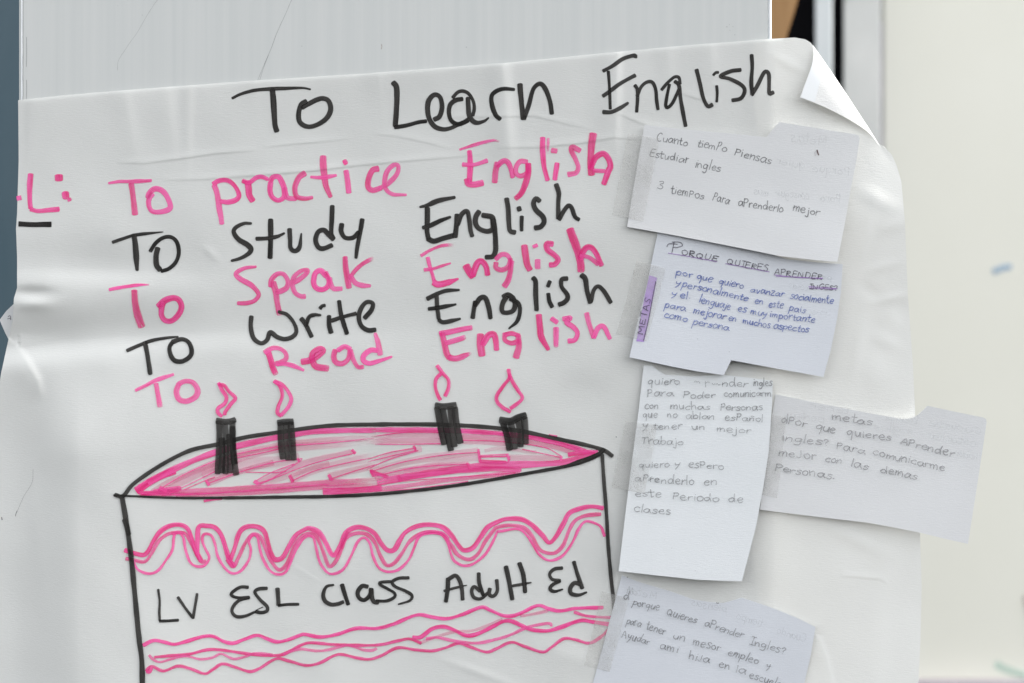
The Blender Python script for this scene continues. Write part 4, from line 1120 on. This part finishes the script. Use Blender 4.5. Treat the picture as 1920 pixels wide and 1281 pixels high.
f5 = frame(1120, 1070, 4.364)
lines_on(n5, h5, [
    (f5, 36, ("d", (212, 236), (255, 242)), ("porque", (285, 276), (502, 328)), ("Quieres", (562, 358), (800, 432)), ("aPrender", (873, 452), (1192, 556)), ("Ingles?", (1245, 598), (1530, 684))),
    (f5, 36, ("para", (235, 432), (355, 462)), ("tener", (392, 478), (552, 528)), ("un", (613, 556), (715, 578)), ("meSor", (778, 602), (995, 656)), ("empleo", (1062, 688), (1306, 768)), ("y", (1378, 798), (1412, 802))),
    (f5, 36, ("Ayudar", (197, 546), (412, 606)), ("ami", (505, 634), (652, 672)), ("hiJa", (743, 720), (908, 758)), ("en", (988, 788), (1076, 808)), ("la", (1128, 828), (1208, 852)), ("escuela", (1238, 876), (1500, 960)))], I_pencil, 2.0, .82, .08)
lines_on(n5, h5, [(f5, 40, ("piensas", (770, 285), (1060, 345)), ("tiempo", (1130, 390), (1350, 460)), ("Cuando", (1465, 510), (1700, 590))), (f5, 38, ("Metas", (245, 190), (480, 235)))], I_ghost, 2.2, .18, .06, "show_through_writing", True, .3)
for t_ in ("244,54 247,56", "975,262 985,268 995,265"):
    q = Ink(h5); q.stroke(f5(t_), 2.4, alpha=.85); keep(q.build("speck", I_pencil, None), n5)
q = Ink(h5); q.stroke(f5("240,185 262,130 268,188 288,140 292,188"), 1.3, alpha=.4, dry=.3)
keep(q.build("faint_scribble", I_pencil, None), n5)

# ------------------------------------------------------------------ TAPE
def over(hf, poly):
    """tape lies on the sheet outside the note and on the note inside it"""
    def f(x, y):
        d = np.full(np.shape(x), 1e9)
        b, s, p = seg_dist(x, y, poly + poly[:1])
        ins = inside(poly, np.asarray(x, float), np.asarray(y, float))
        k = np.where(ins, 1.0, np.clip(1 - b / 9, 0, 1))
        return np.maximum(hp(x, y) + 2.6, (hf(x, y) + 2.4) * k + (hp(x, y) + 2.6) * (1 - k))
    return f
o1 = [(1208.5, 234.5), (1612, 256), (1570, 491), (1176, 425.5)]
o2 = [(1236, 424), (1580, 495), (1544, 707), (1180, 670)]
o3 = [(1207, 685.5), (1449, 714), (1391, 1090), (1160, 1071)]
o4 = [(1454, 739.5), (1849, 786), (1815, 1020), (1425, 956)]
o5 = [(1166, 1079), (1529, 1176), (1494, 1345), (1094, 1345)]
for poly, hf, o, lab in (
    ([(1177, 251), (1236, 259), (1222, 335), (1206, 416), (1148, 402), (1162, 330)], h1, o1, "strip of clear tape on the left edge of the uppermost note"),
    ([(1193, 489), (1248, 503), (1232, 570), (1212, 640), (1155, 626), (1176, 555)], h2, o2, "strip of clear tape beside the purple strip on the bluish note"),
    ([(1172, 789), (1232, 796), (1222, 860), (1208, 926), (1147, 914), (1160, 850)], h3, o3, "strip of clear tape left of the tall torn note"),
    ([(1438, 776), (1474, 782), (1467, 860), (1457, 934), (1422, 926), (1430, 850)], h4, o4, "strip of clear tape on the left edge of the note headed metas"),
    ([(1128, 1109), (1180, 1122), (1162, 1190), (1143, 1260), (1095, 1247), (1112, 1180)], h5, o5, "strip of clear tape left of the lowest note, over the pink stripes")):
    tp = patch("clear_tape", poly, 5.0, over(hf, o), M_tape)
    tag(tp, lab, "tape", "clear tape strips holding the notes")

# ------------------------------------------------------------------ scrap of paper behind the poster's left edge
sc = empty("paper_scrap", "small white paper corner poking out from behind the poster's left edge", "paper scrap")
sc.location = tuple(P(20, 640, 0))
hsx = lambda x, y: -14 + 0 * x - (30 - x) * 0.05
keep(patch("scrap_sheet", [(30, 566), (12, 583), (-1, 600), (10, 625), (20, 644), (34, 650), (34, 566)], 4.0, hsx, M_card, None, 0.0002), sc)
q = Ink(hsx)
q.stroke(src("15,594 19,592 20,600"), 1.5, alpha=.9); q.stroke(src("14,598 20,597"), 1.3, alpha=.9)
keep(q.build("pen_mark", I_pen, None), sc)
